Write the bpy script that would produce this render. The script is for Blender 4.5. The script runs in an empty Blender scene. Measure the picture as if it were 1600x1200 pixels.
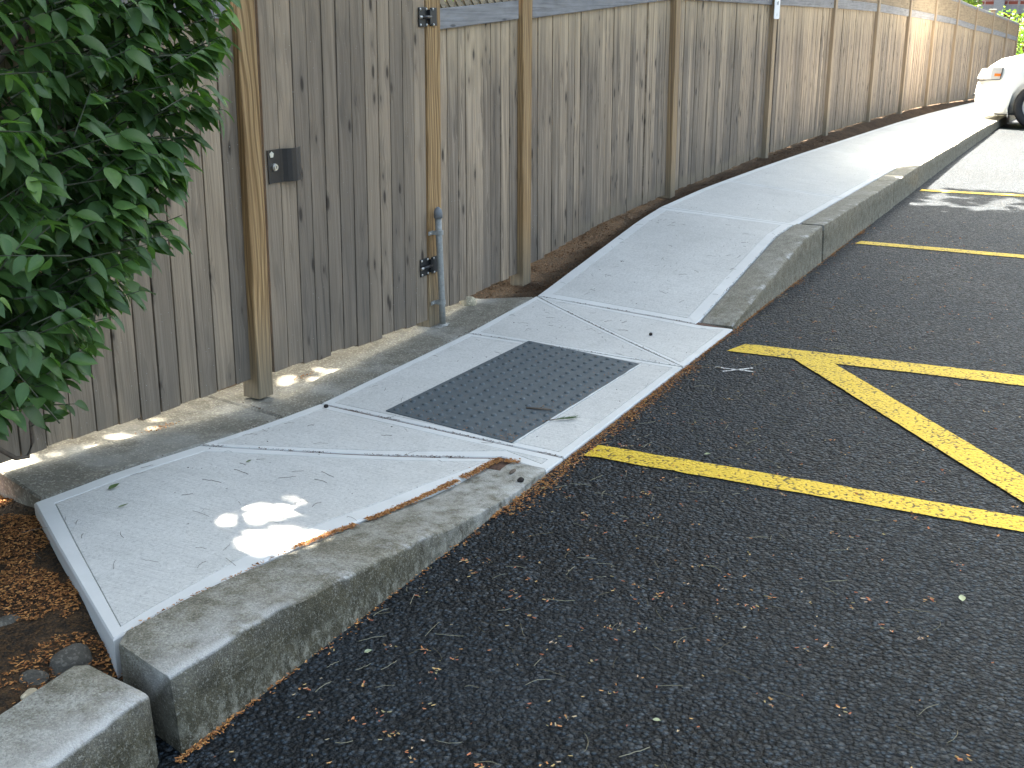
import bpy, bmesh, math, random
import numpy as np
from mathutils import Vector, Matrix, noise

# ------------------------------------------------------------------ camera, sky, sun, exposure
SC = bpy.context.scene
COL = SC.collection
CAM = Vector((-4.356, -1.738, 1.637))
YAW, PITCH, ROLL = 0.48835, 0.31421, -0.00515
cam_d = bpy.data.cameras.new('camera')
cam = bpy.data.objects.new('camera', cam_d)
COL.objects.link(cam)
cam_d.sensor_fit = 'HORIZONTAL'
cam_d.sensor_width = 36.0
cam_d.lens = 36.0 * 1789.8 / 1600.0
cam_d.clip_start = 0.05
cam_d.clip_end = 2000.0
_f = Vector((math.cos(YAW) * math.cos(PITCH), math.sin(YAW) * math.cos(PITCH), -math.sin(PITCH)))
_r = Vector((math.sin(YAW), -math.cos(YAW), 0))
_u = _r.cross(_f)
_r2 = math.cos(ROLL) * _r + math.sin(ROLL) * _u
_u2 = -math.sin(ROLL) * _r + math.cos(ROLL) * _u
cam.matrix_world = Matrix(((_r2.x, _u2.x, -_f.x, CAM.x), (_r2.y, _u2.y, -_f.y, CAM.y), (_r2.z, _u2.z, -_f.z, CAM.z), (0, 0, 0, 1)))
SC.camera = cam

SUN_EL, SUN_AZ = math.radians(56.5), math.radians(42)      # azimuth measured from +y towards +x
SDIR = Vector((math.sin(SUN_AZ) * math.cos(SUN_EL), math.cos(SUN_AZ) * math.cos(SUN_EL), math.sin(SUN_EL)))
world = bpy.data.worlds.new('World')
SC.world = world
world.use_nodes = True
wn = world.node_tree.nodes
wl = world.node_tree.links
wn.clear()
w_out = wn.new('ShaderNodeOutputWorld')
w_bg = wn.new('ShaderNodeBackground')
w_sky = wn.new('ShaderNodeTexSky')
w_sky.sky_type = 'NISHITA'
w_sky.sun_disc = False
w_sky.sun_elevation = SUN_EL
w_sky.sun_rotation = SUN_AZ
w_sky.air_density = 0.75
w_sky.dust_density = 7.0
w_sky.ozone_density = 0.0
w_bg.inputs['Strength'].default_value = 0.058
w_mix = wn.new('ShaderNodeMix')                      # one even tint over the whole sky: the camera's white balance
w_mix.data_type = 'RGBA'; w_mix.blend_type = 'MULTIPLY'
w_mix.inputs[0].default_value = 1.0
w_mix.inputs[7].default_value = (0.985, 1.05, 0.965, 1)
wl.new(w_sky.outputs[0], w_mix.inputs[6])
wl.new(w_mix.outputs[2], w_bg.inputs['Color'])
wl.new(w_bg.outputs[0], w_out.inputs['Surface'])
sun_d = bpy.data.lights.new('sun', 'SUN')
sun_d.energy = 5.0
sun_d.angle = math.radians(0.53)
sun_d.color = (1.0, 0.93, 0.82)
sun = bpy.data.objects.new('sun', sun_d)
COL.objects.link(sun)
sun.rotation_euler = SDIR.to_track_quat('Z', 'Y').to_euler()
sun.location = (0, 0, 30)
SC.view_settings.view_transform = 'Standard'
SC.view_settings.look = 'None'
SC.view_settings.exposure = 3.95
SC.view_settings.gamma = 1.0
SC.view_settings.use_curve_mapping = False
SC.render.engine = 'CYCLES'
SC.cycles.use_denoising = True
SC.render.filter_size = 1.15
SC.cycles.max_bounces = 8
SC.cycles.sample_clamp_indirect = 8.0

rng = np.random.default_rng(11)
random.seed(5)

# ------------------------------------------------------------------ helpers
def link(o, parent=None):
    COL.objects.link(o)
    if parent is not None:
        o.parent = parent
    return o

def mesh_from(name, verts, faces, mats, midx=None, smooth=False, attrs=None):
    me = bpy.data.meshes.new(name)
    me.from_pydata([tuple(v) for v in verts], [], faces)
    for m in (mats if isinstance(mats, (list, tuple)) else [mats]):
        me.materials.append(m)
    if midx is not None:
        me.polygons.foreach_set('material_index', midx)
    if attrs:
        for k, vals in attrs.items():
            a = me.attributes.new(k, 'FLOAT', 'POINT')
            a.data.foreach_set('value', np.asarray(vals, dtype=np.float32))
    if smooth:
        me.polygons.foreach_set('use_smooth', [True] * len(me.polygons))
    me.update()
    return me

def obj(name, me, parent=None, loc=(0, 0, 0)):
    o = bpy.data.objects.new(name, me)
    o.location = loc
    return link(o, parent)

def bm_obj(name, bm, mats, parent=None, smooth=False, loc=(0, 0, 0), normals=True):
    if normals:
        bmesh.ops.recalc_face_normals(bm, faces=bm.faces)
    me = bpy.data.meshes.new(name)
    bm.to_mesh(me)
    bm.free()
    for m in (mats if isinstance(mats, (list, tuple)) else [mats]):
        me.materials.append(m)
    if smooth:
        me.polygons.foreach_set('use_smooth', [True] * len(me.polygons))
    return obj(name, me, parent, loc)

def empty(name, loc=(0, 0, 0)):
    o = bpy.data.objects.new(name, None)
    o.empty_display_size = 0.2
    o.location = loc
    return link(o)

def tag(o, label=None, cat=None, group=None, kind=None):
    if label: o['label'] = label
    if cat: o['category'] = cat
    if group: o['group'] = group
    if kind: o['kind'] = kind
    return o

def add_box(bm, x0, x1, y0, y1, z0, z1, bev=0.0, mi=0):
    M = Matrix.Translation(((x0 + x1) / 2, (y0 + y1) / 2, (z0 + z1) / 2)) @ Matrix.Diagonal((x1 - x0, y1 - y0, z1 - z0, 1))
    r = bmesh.ops.create_cube(bm, size=1.0, matrix=M)
    fs = list({f for v in r['verts'] for f in v.link_faces})
    for f in fs: f.material_index = mi
    if bev > 0:
        es = list({e for v in r['verts'] for e in v.link_edges})
        bmesh.ops.bevel(bm, geom=es, offset=bev, segments=2, affect='EDGES', profile=0.5)
    return r['verts']

def add_tube(bm, pts, radii, seg=8, cap=True):
    pts = [Vector(p) for p in pts]
    rings = []
    for i, p in enumerate(pts):
        t = (pts[min(i + 1, len(pts) - 1)] - pts[max(i - 1, 0)]).normalized()
        a = Vector((0, 0, 1)) if abs(t.z) < 0.9 else Vector((1, 0, 0))
        u = t.cross(a).normalized(); v = t.cross(u)
        r = float(radii[i] if hasattr(radii, '__len__') else radii)
        rings.append([bm.verts.new(p + r * (math.cos(k * 2 * math.pi / seg) * u + math.sin(k * 2 * math.pi / seg) * v)) for k in range(seg)])
    for a, b in zip(rings[:-1], rings[1:]):
        for k in range(seg):
            bm.faces.new((a[k], a[(k + 1) % seg], b[(k + 1) % seg], b[k]))
    if cap:
        bm.faces.new(rings[0]); bm.faces.new(rings[-1][::-1])

def nz(x, y, z=0.0): return noise.noise(Vector((x, y, z)))

# ------------------------------------------------------------------ material helper
class NT:
    def __init__(s, name):
        s.m = bpy.data.materials.new(name)
        s.m.use_nodes = True
        s.t = s.m.node_tree
        s.b = s.t.nodes['Principled BSDF']
        s.out = s.t.nodes['Material Output']
    def n(s, typ, **kw):
        x = s.t.nodes.new(typ)
        for k, v in kw.items(): setattr(x, k, v)
        return x
    def set(s, node, key, val):
        if isinstance(val, bpy.types.NodeSocket): s.t.links.new(val, node.inputs[key])
        elif val is not None: node.inputs[key].default_value = val
    def geo(s): return s.n('ShaderNodeNewGeometry').outputs['Position']
    def ob(s): return s.n('ShaderNodeTexCoord').outputs['Object']
    def rnd(s): return s.n('ShaderNodeObjectInfo').outputs['Random']
    def attr(s, name):
        a = s.n('ShaderNodeAttribute'); a.attribute_name = name
        return a.outputs['Fac']
    def mapv(s, vec, scale=(1, 1, 1), loc=(0, 0, 0)):
        m = s.n('ShaderNodeMapping')
        s.set(m, 'Vector', vec); m.inputs['Scale'].default_value = scale; s.set(m, 'Location', loc)
        return m.outputs[0]
    def noise(s, vec, scale, detail=4, rough=0.55, dist=0.0, out='Fac'):
        x = s.n('ShaderNodeTexNoise')
        s.set(x, 'Vector', vec); s.set(x, 'Scale', scale); s.set(x, 'Detail', detail); s.set(x, 'Roughness', rough); s.set(x, 'Distortion', dist)
        return x.outputs[out]
    def vor(s, vec, scale, feature='F1', rand=1.0, dim='3D'):
        x = s.n('ShaderNodeTexVoronoi', feature=feature, voronoi_dimensions=dim)
        s.set(x, 'Vector', vec); s.set(x, 'Scale', scale); s.set(x, 'Randomness', rand)
        return x
    def ramp(s, fac, stops, interp='LINEAR'):
        r = s.n('ShaderNodeValToRGB')
        r.color_ramp.interpolation = interp
        e = r.color_ramp.elements
        while len(e) < len(stops): e.new(0.5)
        for i, (p, c) in enumerate(stops):
            e[i].position = p
            e[i].color = (c, c, c, 1) if isinstance(c, (int, float)) else (*c, 1)
        s.set(r, 'Fac', fac)
        return r.outputs['Color']
    def mix(s, fac, a, b, mode='MIX'):
        m = s.n('ShaderNodeMix', data_type='RGBA', blend_type=mode, clamp_factor=True)
        s.set(m, 0, fac)
        for i, v in ((6, a), (7, b)):
            s.set(m, i, (*v, 1) if isinstance(v, tuple) and len(v) == 3 else v)
        return m.outputs[2]
    def math(s, op, a, b=None, c=None, clamp=False):
        m = s.n('ShaderNodeMath', operation=op, use_clamp=clamp)
        s.set(m, 0, a)
        if b is not None: s.set(m, 1, b)
        if c is not None: s.set(m, 2, c)
        return m.outputs[0]
    def mrange(s, v, a, b, c=0.0, d=1.0):
        m = s.n('ShaderNodeMapRange', clamp=True)
        s.set(m, 0, v); s.set(m, 1, a); s.set(m, 2, b); s.set(m, 3, c); s.set(m, 4, d)
        return m.outputs[0]
    def sep(s, vec):
        x = s.n('ShaderNodeSeparateXYZ'); s.set(x, 0, vec)
        return x.outputs
    def comb(s, x, y, z):
        c = s.n('ShaderNodeCombineXYZ'); s.set(c, 0, x); s.set(c, 1, y); s.set(c, 2, z)
        return c.outputs[0]
    def bump(s, h, strength=0.5, dist=0.01, normal=None):
        b = s.n('ShaderNodeBump'); s.set(b, 'Height', h); s.set(b, 'Strength', strength); s.set(b, 'Distance', dist)
        if normal is not None: s.set(b, 'Normal', normal)
        return b.outputs[0]
    def fin(s, color=None, rough=None, normal=None, metal=None, spec=None):
        if isinstance(color, tuple): color = (*color, 1)
        s.set(s.b, 'Base Color', color); s.set(s.b, 'Roughness', rough); s.set(s.b, 'Normal', normal); s.set(s.b, 'Metallic', metal); s.set(s.b, 'Specular IOR Level', spec)
        return s.m

def plain(name, col, rough=0.6, metal=0.0, spec=0.5, var=0.15, sc=30.0):
    t = NT(name)
    n = t.noise(t.ob(), sc, 4, 0.6)
    c = t.mix(t.mrange(n, 0.3, 0.7), tuple(max(0, v * (1 - var)) for v in col), tuple(min(1, v * (1 + var)) for v in col))
    return t.fin(c, rough, t.bump(n, 0.15, 0.002), metal, spec)

# ---- wood
def wood_board(name, light, mid, dark, warm, soft=False):
    t = NT(name)
    P = t.geo(); r = t.rnd(); px, py, pz = t.sep(P)
    hz = t.sep(t.ob())[2]                                   # 0..1 along the board
    off = t.math('MULTIPLY', r, 37.0)
    v = t.comb(t.math('ADD', px, off), t.math('MULTIPLY', off, 0.37), pz)
    # knots: distortion and dark cores
    kn = t.vor(t.comb(t.math('MULTIPLY', t.math('ADD', px, off), 17.0), 0.0, t.math('MULTIPLY', t.math('ADD', pz, off), 6.0)), 1.0)
    kd = kn.outputs['Distance']
    kc = t.sep(kn.outputs['Color'])
    has = t.math('GREATER_THAN', kc[0], 0.50)
    core = t.math('MULTIPLY', t.mrange(t.math('ADD', kd, t.math('MULTIPLY', kc[1], 0.10)), 0.24, 0.12), has)
    halo = t.math('MULTIPLY', t.mrange(kd, 0.55, 0.12), has)
    warp = t.math('MULTIPLY', halo, 0.018)
    gx = t.math('ADD', t.math('ADD', px, off), warp)
    g1 = t.noise(t.comb(t.math('MULTIPLY', gx, 100.0), off, t.math('MULTIPLY', pz, 1.7)), 1.0, 5, 0.65, 0.35)
    g2 = t.noise(t.comb(t.math('MULTIPLY', gx, 24.0), off, t.math('MULTIPLY', pz, 0.9)), 1.0, 4, 0.6, 0.5)
    g3 = t.noise(t.comb(t.math('MULTIPLY', gx, 260.0), off, t.math('MULTIPLY', pz, 5.0)), 1.0, 2, 0.5)
    g = t.math('ADD', t.math('MULTIPLY', g1, 0.66), t.math('MULTIPLY', g2, 0.34))
    c = t.ramp(g, [(0.27, dark), (0.49, mid), (0.72, light)] if soft else [(0.34, dark), (0.49, mid), (0.64, light)])
    # each board its own tone
    tone = t.mrange(r, 0, 1, 0.70, 1.28)
    c = t.mix(1.0, c, t.comb(tone, t.mrange(r, 0, 1, 0.71, 1.25), t.mrange(r, 0, 1, 0.73, 1.19)), 'MULTIPLY')
    # paler, unweathered wood sheltered under the rail
    jag = t.math('MULTIPLY', t.math('SUBTRACT', g2, 0.5), 0.55)
    top = t.mrange(t.math('ADD', hz, jag), 0.70, 1.0)
    c = t.mix(t.math('MULTIPLY', top, 0.75), c, t.mix(g1, tuple(v * 0.75 for v in warm), warm))
    # grey-black mildew low down
    dn = t.noise(t.comb(t.math('MULTIPLY', px, 7.0), 0.0, t.math('MULTIPLY', pz, 1.6)), 1.0, 4, 0.6)
    low = t.math('MULTIPLY', t.mrange(t.math('ADD', hz, t.math('MULTIPLY', t.math('SUBTRACT', dn, 0.5), 0.6)), 0.52, 0.10), t.mrange(dn, 0.25, 0.6))
    c = t.mix(t.math('MULTIPLY', low, 0.48), c, t.mix(g1, (0.045, 0.044, 0.042), (0.125, 0.12, 0.112)))
    # pale splash edge at the very foot
    ft = t.mrange(t.math('ADD', hz, t.math('MULTIPLY', t.math('SUBTRACT', dn, 0.5), 0.12)), 0.075, 0.04)
    c = t.mix(t.math('MULTIPLY', ft, t.mrange(px, 1.9, 2.9, 0.12, 0.75)), c, (0.23, 0.185, 0.13))
    c = t.mix(t.math('MULTIPLY', halo, 0.38), c, (0.10, 0.082, 0.065))
    c = t.mix(t.math('MULTIPLY', core, 0.8), c, (0.035, 0.026, 0.02))
    # lichen flecks and fine cracks
    fl = t.vor(t.comb(px, 0.0, pz), 55.0)
    fk = t.math('MULTIPLY', t.mrange(fl.outputs['Distance'], 0.10, 0.05), t.math('GREATER_THAN', t.sep(fl.outputs['Color'])[1], 0.93))
    fk = t.math('MULTIPLY', fk, t.mrange(dn, 0.45, 0.6))
    c = t.mix(fk, c, (0.5, 0.5, 0.46))
    crack = t.mrange(g3, 0.38, 0.30)
    c = t.mix(t.math('MULTIPLY', crack, 0.16 if soft else 0.38), c, (0.05, 0.038, 0.028))
    h = t.math('SUBTRACT', t.math('ADD', t.math('MULTIPLY', g1, 0.7), t.math('MULTIPLY', g3, 0.4)), t.math('ADD', core, t.math('MULTIPLY', crack, 0.5)))
    return t.fin(c, 0.88, t.bump(h, 0.6, 0.004), spec=0.2)

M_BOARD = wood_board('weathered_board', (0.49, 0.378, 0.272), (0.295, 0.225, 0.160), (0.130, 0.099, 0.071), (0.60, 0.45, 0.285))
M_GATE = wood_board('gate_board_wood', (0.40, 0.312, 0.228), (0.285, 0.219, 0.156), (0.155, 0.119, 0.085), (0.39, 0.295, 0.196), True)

M_LEFT = wood_board('soft_grain_board_wood', (0.44, 0.343, 0.248), (0.305, 0.235, 0.167), (0.17, 0.13, 0.092), (0.46, 0.35, 0.235), True)  # left run: softer grain with less streak contrast
def wood_post():
    t = NT('treated_post')
    P = t.geo(); r = t.rnd(); px, py, pz = t.sep(P)
    off = t.math('MULTIPLY', r, 23.0)
    hz = t.sep(t.ob())[2]
    gx = t.math('ADD', t.math('ADD', px, py), off)
    wig = t.noise(t.comb(off, t.math('MULTIPLY', gx, 6.0), t.math('MULTIPLY', pz, 1.1)), 1.0, 2, 0.5)
    wv = t.n('ShaderNodeTexWave', wave_type='BANDS', bands_direction='X')
    t.set(wv, 'Vector', t.comb(t.math('ADD', gx, t.math('MULTIPLY', wig, 0.11)), 0.0, t.math('MULTIPLY', pz, 0.012)))
    t.set(wv, 'Scale', 16.0); t.set(wv, 'Distortion', 1.4); t.set(wv, 'Detail', 3.0); t.set(wv, 'Detail Scale', 1.0)
    g1 = t.noise(t.comb(t.math('MULTIPLY', gx, 90.0), off, t.math('MULTIPLY', pz, 1.5)), 1.0, 5, 0.65, 0.3)
    line = t.mrange(wv.outputs['Fac'], 0.52, 0.9)
    c = t.ramp(g1, [(0.32, (0.19, 0.108, 0.046)), (0.5, (0.36, 0.220, 0.098)), (0.68, (0.52, 0.34, 0.165))])
    c = t.mix(t.math('MULTIPLY', line, 0.62), c, (0.15, 0.082, 0.032))
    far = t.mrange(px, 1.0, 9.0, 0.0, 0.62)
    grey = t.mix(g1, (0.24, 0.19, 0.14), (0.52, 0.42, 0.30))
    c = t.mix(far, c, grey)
    low = t.mrange(t.math('ADD', hz, t.math('MULTIPLY', t.math('SUBTRACT', g1, 0.5), 0.1)), 0.22, 0.02)
    c = t.mix(t.math('MULTIPLY', low, 0.75), c, t.mix(g1, (0.11, 0.10, 0.075), (0.27, 0.235, 0.17)))
    h = t.math('SUBTRACT', g1, t.math('MULTIPLY', line, 0.6))
    return t.fin(c, 0.8, t.bump(h, 0.45, 0.003), spec=0.25)
M_POST = wood_post()

def wood_rail(name, a, b, d):
    t = NT(name)
    P = t.geo(); px, py, pz = t.sep(P); r = t.rnd()
    off = t.math('MULTIPLY', r, 19.0)
    g1 = t.noise(t.comb(t.math('MULTIPLY', px, 2.2), off, t.math('MULTIPLY', pz, 80.0)), 1.0, 5, 0.65, 0.4)
    g2 = t.noise(t.comb(t.math('MULTIPLY', px, 5.0), off, t.math('MULTIPLY', pz, 16.0)), 1.0, 4, 0.6, 0.6)
    c = t.ramp(t.math('ADD', t.math('MULTIPLY', g1, 0.6), t.math('MULTIPLY', g2, 0.4)), [(0.28, d), (0.5, a), (0.75, b)])
    k = t.vor(t.comb(t.math('MULTIPLY', px, 5.5), off, t.math('MULTIPLY', pz, 24.0)), 1.0)
    kk = t.math('MULTIPLY', t.mrange(k.outputs['Distance'], 0.2, 0.1), t.math('GREATER_THAN', t.sep(k.outputs['Color'])[0], 0.72))
    c = t.mix(t.math('MULTIPLY', kk, 0.7), c, (0.05, 0.045, 0.045))
    return t.fin(c, 0.85, t.bump(t.math('SUBTRACT', g1, kk), 0.5, 0.003), spec=0.2)
M_RAIL = wood_rail('grey_rail_wood', (0.25, 0.235, 0.225), (0.37, 0.355, 0.345), (0.13, 0.12, 0.115))
M_SLAT = wood_rail('lattice_wood', (0.29, 0.23, 0.155), (0.42, 0.34, 0.24), (0.16, 0.125, 0.085))

# ---- concrete
def concrete(name, base, broom, spots=True, dark_amt=0.0):
    t = NT(name)
    P = t.geo(); px, py, pz = t.sep(P)
    big = t.noise(P, 1.7, 4, 0.6)
    med = t.noise(P, 9.0, 5, 0.62)
    fine = t.noise(P, 170.0, 3, 0.6)
    c = t.mix(t.mrange(big, 0.3, 0.7), tuple(v * 0.90 for v in base), tuple(min(1, v * 1.06) for v in base))
    c = t.mix(t.math('MULTIPLY', t.mrange(med, 0.42, 0.70), 0.22), c, tuple(v * 0.80 for v in base))
    # damp-looking stains with shapes of their own
    st = t.noise(P, 3.1, 3, 0.5, 1.2)
    c = t.mix(t.math('MULTIPLY', t.mrange(st, 0.56, 0.68), 0.20), c, (base[0] * 0.70, base[1] * 0.71, base[2] * 0.69))
    if broom:
        ang = t.math('ADD', px, t.math('MULTIPLY', py, 0.06))
        s1 = t.noise(t.comb(t.math('MULTIPLY', ang, 210.0), t.math('MULTIPLY', py, 5.0), 0.0), 1.0, 3, 0.6, 0.3)
        pit = t.vor(P, 190.0)
        pits = t.math('MULTIPLY', t.mrange(pit.outputs['Distance'], 0.35, 0.12), t.math('GREATER_THAN', t.sep(pit.outputs['Color'])[0], 0.6))
        c = t.mix(t.math('MULTIPLY', t.mrange(s1, 0.50, 0.28), 0.42), c, tuple(v * 0.55 for v in base))
        g5 = t.noise(P, 88.0, 5, 0.8)
        c = t.mix(t.math('MULTIPLY', t.mrange(g5, 0.47, 0.33), 0.75), c, tuple(v * 0.52 for v in base))
        c = t.mix(t.math('MULTIPLY', t.mrange(g5, 0.55, 0.68), 0.7), c, tuple(min(.9, v * 1.22) for v in base))
        c = t.mix(t.math('MULTIPLY', pits, 0.35), c, tuple(v * 0.42 for v in base))
        h = t.math('SUBTRACT', t.math('ADD', t.math('MULTIPLY', s1, 0.9), t.math('MULTIPLY', fine, 0.5)), t.math('MULTIPLY', pits, 0.6))
        nrm = t.bump(h, 0.55, 0.004)
    else:
        h = t.math('ADD', t.math('MULTIPLY', fine, 0.4), t.math('MULTIPLY', med, 0.8))
        nrm = t.bump(h, 0.22, 0.003)
    return t.fin(c, 0.85, nrm, spec=0.3)
M_BROOM = concrete('broomed_concrete', (0.545, 0.54, 0.51), True)
M_TROWEL = concrete('trowelled_concrete', (0.585, 0.585, 0.562), False)

def old_concrete(name, base, speck=0.5, scale=1.0):
    t = NT(name)
    P = t.geo()
    big = t.noise(P, 3.0, 4, 0.6)
    med = t.noise(P, 14.0, 5, 0.65)
    ag = t.vor(P, 150.0 * scale)
    agc = t.sep(ag.outputs['Color'])
    fine = t.noise(P, 260.0 * scale, 2, 0.6)
    c = t.mix(t.mrange(med, 0.3, 0.7), tuple(v * 0.66 for v in base), tuple(v * 1.16 for v in base))
    c = t.mix(t.math('MULTIPLY', t.mrange(agc[0], 0.0, 1.0), speck), c, tuple(v * 0.42 for v in base))
    c = t.mix(t.math('MULTIPLY', t.math('GREATER_THAN', agc[1], 0.86), 0.55), c, tuple(min(1, v * 1.85) for v in base))
    c = t.mix(t.math('MULTIPLY', t.mrange(big, 0.5, 0.66), 0.35), c, (0.42, 0.42, 0.39))
    h = t.math('ADD', t.math('MULTIPLY', ag.outputs['Distance'], -0.8), t.math('ADD', fine, med))
    return t.fin(c, 0.9, t.bump(h, 0.55, 0.004), spec=0.25)
M_STRIP = old_concrete('old_footing_concrete', (0.205, 0.190, 0.152), 0.45)

def kerb_mat():
    t = NT('weathered_kerb_concrete')
    P = t.geo(); px, py, pz = t.sep(P)
    edge = t.attr('edge'); face = t.attr('face'); foot = t.attr('foot')
    med = t.noise(P, 17.0, 6, 0.68)
    big = t.noise(P, 3.6, 4, 0.6)
    ag = t.vor(P, 210.0); agc = t.sep(ag.outputs['Color'])
    fine = t.noise(P, 300.0, 2, 0.6)
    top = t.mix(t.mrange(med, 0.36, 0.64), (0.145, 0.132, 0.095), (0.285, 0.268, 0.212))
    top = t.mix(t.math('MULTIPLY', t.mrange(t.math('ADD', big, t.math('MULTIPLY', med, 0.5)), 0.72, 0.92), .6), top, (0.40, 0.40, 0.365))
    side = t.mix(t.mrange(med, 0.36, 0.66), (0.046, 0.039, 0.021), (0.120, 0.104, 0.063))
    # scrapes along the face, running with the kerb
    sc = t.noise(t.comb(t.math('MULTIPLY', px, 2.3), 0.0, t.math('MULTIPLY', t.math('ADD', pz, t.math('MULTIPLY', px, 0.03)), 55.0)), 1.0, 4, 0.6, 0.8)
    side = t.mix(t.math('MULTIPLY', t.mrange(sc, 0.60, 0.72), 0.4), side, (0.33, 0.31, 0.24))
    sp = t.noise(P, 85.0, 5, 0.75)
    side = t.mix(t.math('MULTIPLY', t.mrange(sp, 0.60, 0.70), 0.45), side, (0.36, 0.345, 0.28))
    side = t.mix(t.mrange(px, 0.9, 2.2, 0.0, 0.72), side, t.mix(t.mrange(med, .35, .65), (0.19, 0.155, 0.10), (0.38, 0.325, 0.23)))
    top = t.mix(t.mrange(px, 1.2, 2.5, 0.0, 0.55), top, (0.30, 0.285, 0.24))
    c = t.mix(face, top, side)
    c = t.mix(t.math('MULTIPLY', t.mrange(agc[0], 0.0, 1.0), 0.5), c, (0.06, 0.055, 0.042))
    kg = t.noise(P, 120.0, 4, 0.8)
    c = t.mix(t.math('MULTIPLY', t.mrange(kg, 0.54, 0.68), 0.55), c, (0.46, 0.44, 0.37))
    c = t.mix(t.math('MULTIPLY', t.mrange(kg, 0.45, 0.34), 0.5), c, (0.05, 0.045, 0.032))
    c = t.mix(t.math('MULTIPLY', t.math('GREATER_THAN', agc[1], 0.95), 0.28), c, (0.34, 0.32, 0.26))
    en = t.noise(P, 9.0, 7, 0.75)
    ew = t.math('MULTIPLY', edge, t.math('MAXIMUM', t.mrange(en, 0.52, 0.64), t.math('MULTIPLY', t.mrange(px, -2.15, -2.45), t.mrange(en, 0.36, 0.50))))
    c = t.mix(t.math('MULTIPLY', t.math('MULTIPLY', t.mrange(px, -1.75, -1.15), t.mrange(px, 0.2, 0.0)), t.mrange(t.math('ADD', med, t.math('MULTIPLY', en, .6)), .60, 1.0)), c, (0.38, 0.375, 0.34))
    c = t.mix(t.math('MULTIPLY', ew, 0.7), c, t.mix(fine, (0.42, 0.42, 0.41), (0.60, 0.60, 0.59)))
    fw = t.math('MULTIPLY', foot, t.mrange(t.noise(t.comb(t.math('MULTIPLY', px, 42.0), 0.0, t.math('MULTIPLY', pz, 24.0)), 1.0, 4, 0.7), 0.46, 0.62))
    c = t.mix(t.math('MULTIPLY', fw, 0.5), c, (0.40, 0.38, 0.30))
    h = t.math('ADD', t.math('ADD', t.math('MULTIPLY', ag.outputs['Distance'], -0.7), fine), t.math('MULTIPLY', med, 2.2))
    return t.fin(c, 0.9, t.bump(h, 0.6, 0.005), spec=0.25)
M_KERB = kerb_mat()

# ---- asphalt and paint
def asphalt_core(t):
    P = t.geo()
    v1 = t.vor(P, 74.0, rand=1.0)
    v2 = t.vor(P, 150.0, rand=1.0)
    big = t.noise(P, 1.1, 4, 0.6)
    wob = t.noise(P, 38.0, 3, 0.6)
    c1 = t.sep(v1.outputs['Color']); 
    h = t.math('ADD', t.math('MULTIPLY', v1.outputs['Distance'], -1.0), t.math('ADD', t.math('MULTIPLY', v2.outputs['Distance'], -0.35), t.math('ADD', t.math('MULTIPLY', c1[0], 0.55), t.math('MULTIPLY', wob, 0.9))))
    return P, v1, c1, big, wob, h
def asphalt():
    t = NT('asphalt')
    P, v1, c1, big, wob, h = asphalt_core(t)
    c = t.mix(t.math('POWER', c1[1], 1.8), (0.0065, 0.0100, 0.0130), (0.038, 0.056, 0.074))
    c = t.mix(t.mrange(v1.outputs['Distance'], 0.26, 0.56), c, (0.0035, 0.0048, 0.006))
    c = t.mix(t.math('MULTIPLY', t.math('GREATER_THAN', c1[2], 0.94), 0.3), c, (0.10, 0.112, 0.12))
    c = t.mix(t.math('MULTIPLY', t.mrange(big, 0.42, 0.66), 0.35), c, (0.024, 0.032, 0.040))
    rough = t.mrange(t.math('ADD', c1[0], t.math('MULTIPLY', big, 0.8)), 0.3, 1.4, 0.42, 0.72)
    return t.fin(c, rough, t.bump(h, 1.0, 0.0125), spec=0.18)
M_ASPH = asphalt()
def paint(name, colr):
    t = NT(name)
    P, v1, c1, big, wob, h = asphalt_core(t)
    n = t.noise(P, 48.0, 5, 0.7)
    c = t.mix(t.mrange(n, 0.3, 0.7), tuple(v * 0.80 for v in colr), tuple(min(1, v * 1.12) for v in colr))
    hole = t.math('ADD', t.math('MULTIPLY', v1.outputs['Distance'], 0.62), t.math('ADD', t.math('MULTIPLY', n, 0.75), t.math('MULTIPLY', t.noise(P, 7.0, 3, 0.6), 0.35)))
    ho = t.mrange(hole, 0.93, 1.05)
    c = t.mix(t.math('MULTIPLY', ho, 0.85), c, (0.03, 0.026, 0.014))
    return t.fin(c, 0.62, t.bump(h, 0.7, 0.004), spec=0.2)
M_PAINT = paint('yellow_road_paint', (0.58, 0.405, 0.035))
M_CHALK = paint('white_chalk', (0.55, 0.57, 0.58))

def soil():
    t = NT('mulched_soil')
    P = t.geo(); px, py, pz = t.sep(P)
    a = t.noise(P, 6.0, 5, 0.65)
    b = t.noise(P, 70.0, 4, 0.7)
    v = t.vor(P, 120.0); vc = t.sep(v.outputs['Color'])
    c = t.mix(t.mrange(a, 0.4, 0.6), (0.017, 0.015, 0.012), (0.058, 0.042, 0.028))
    c = t.mix(t.math('MULTIPLY', vc[0], 0.5), c, (0.16, 0.085, 0.035))
    c = t.mix(t.mrange(b, 0.5, 0.7), c, (0.035, 0.026, 0.018))
    h = t.math('ADD', t.math('MULTIPLY', v.outputs['Distance'], -1.0), b)
    return t.fin(c, 0.95, t.bump(h, 0.9, 0.012), spec=0.15)
M_SOIL = soil()
M_JOINT = plain('joint_dirt', (0.085, 0.045, 0.028), 0.95, var=.5, sc=90)
M_SAND = old_concrete('back_yard_ground', (0.33, 0.27, 0.17), 0.3)

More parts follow.
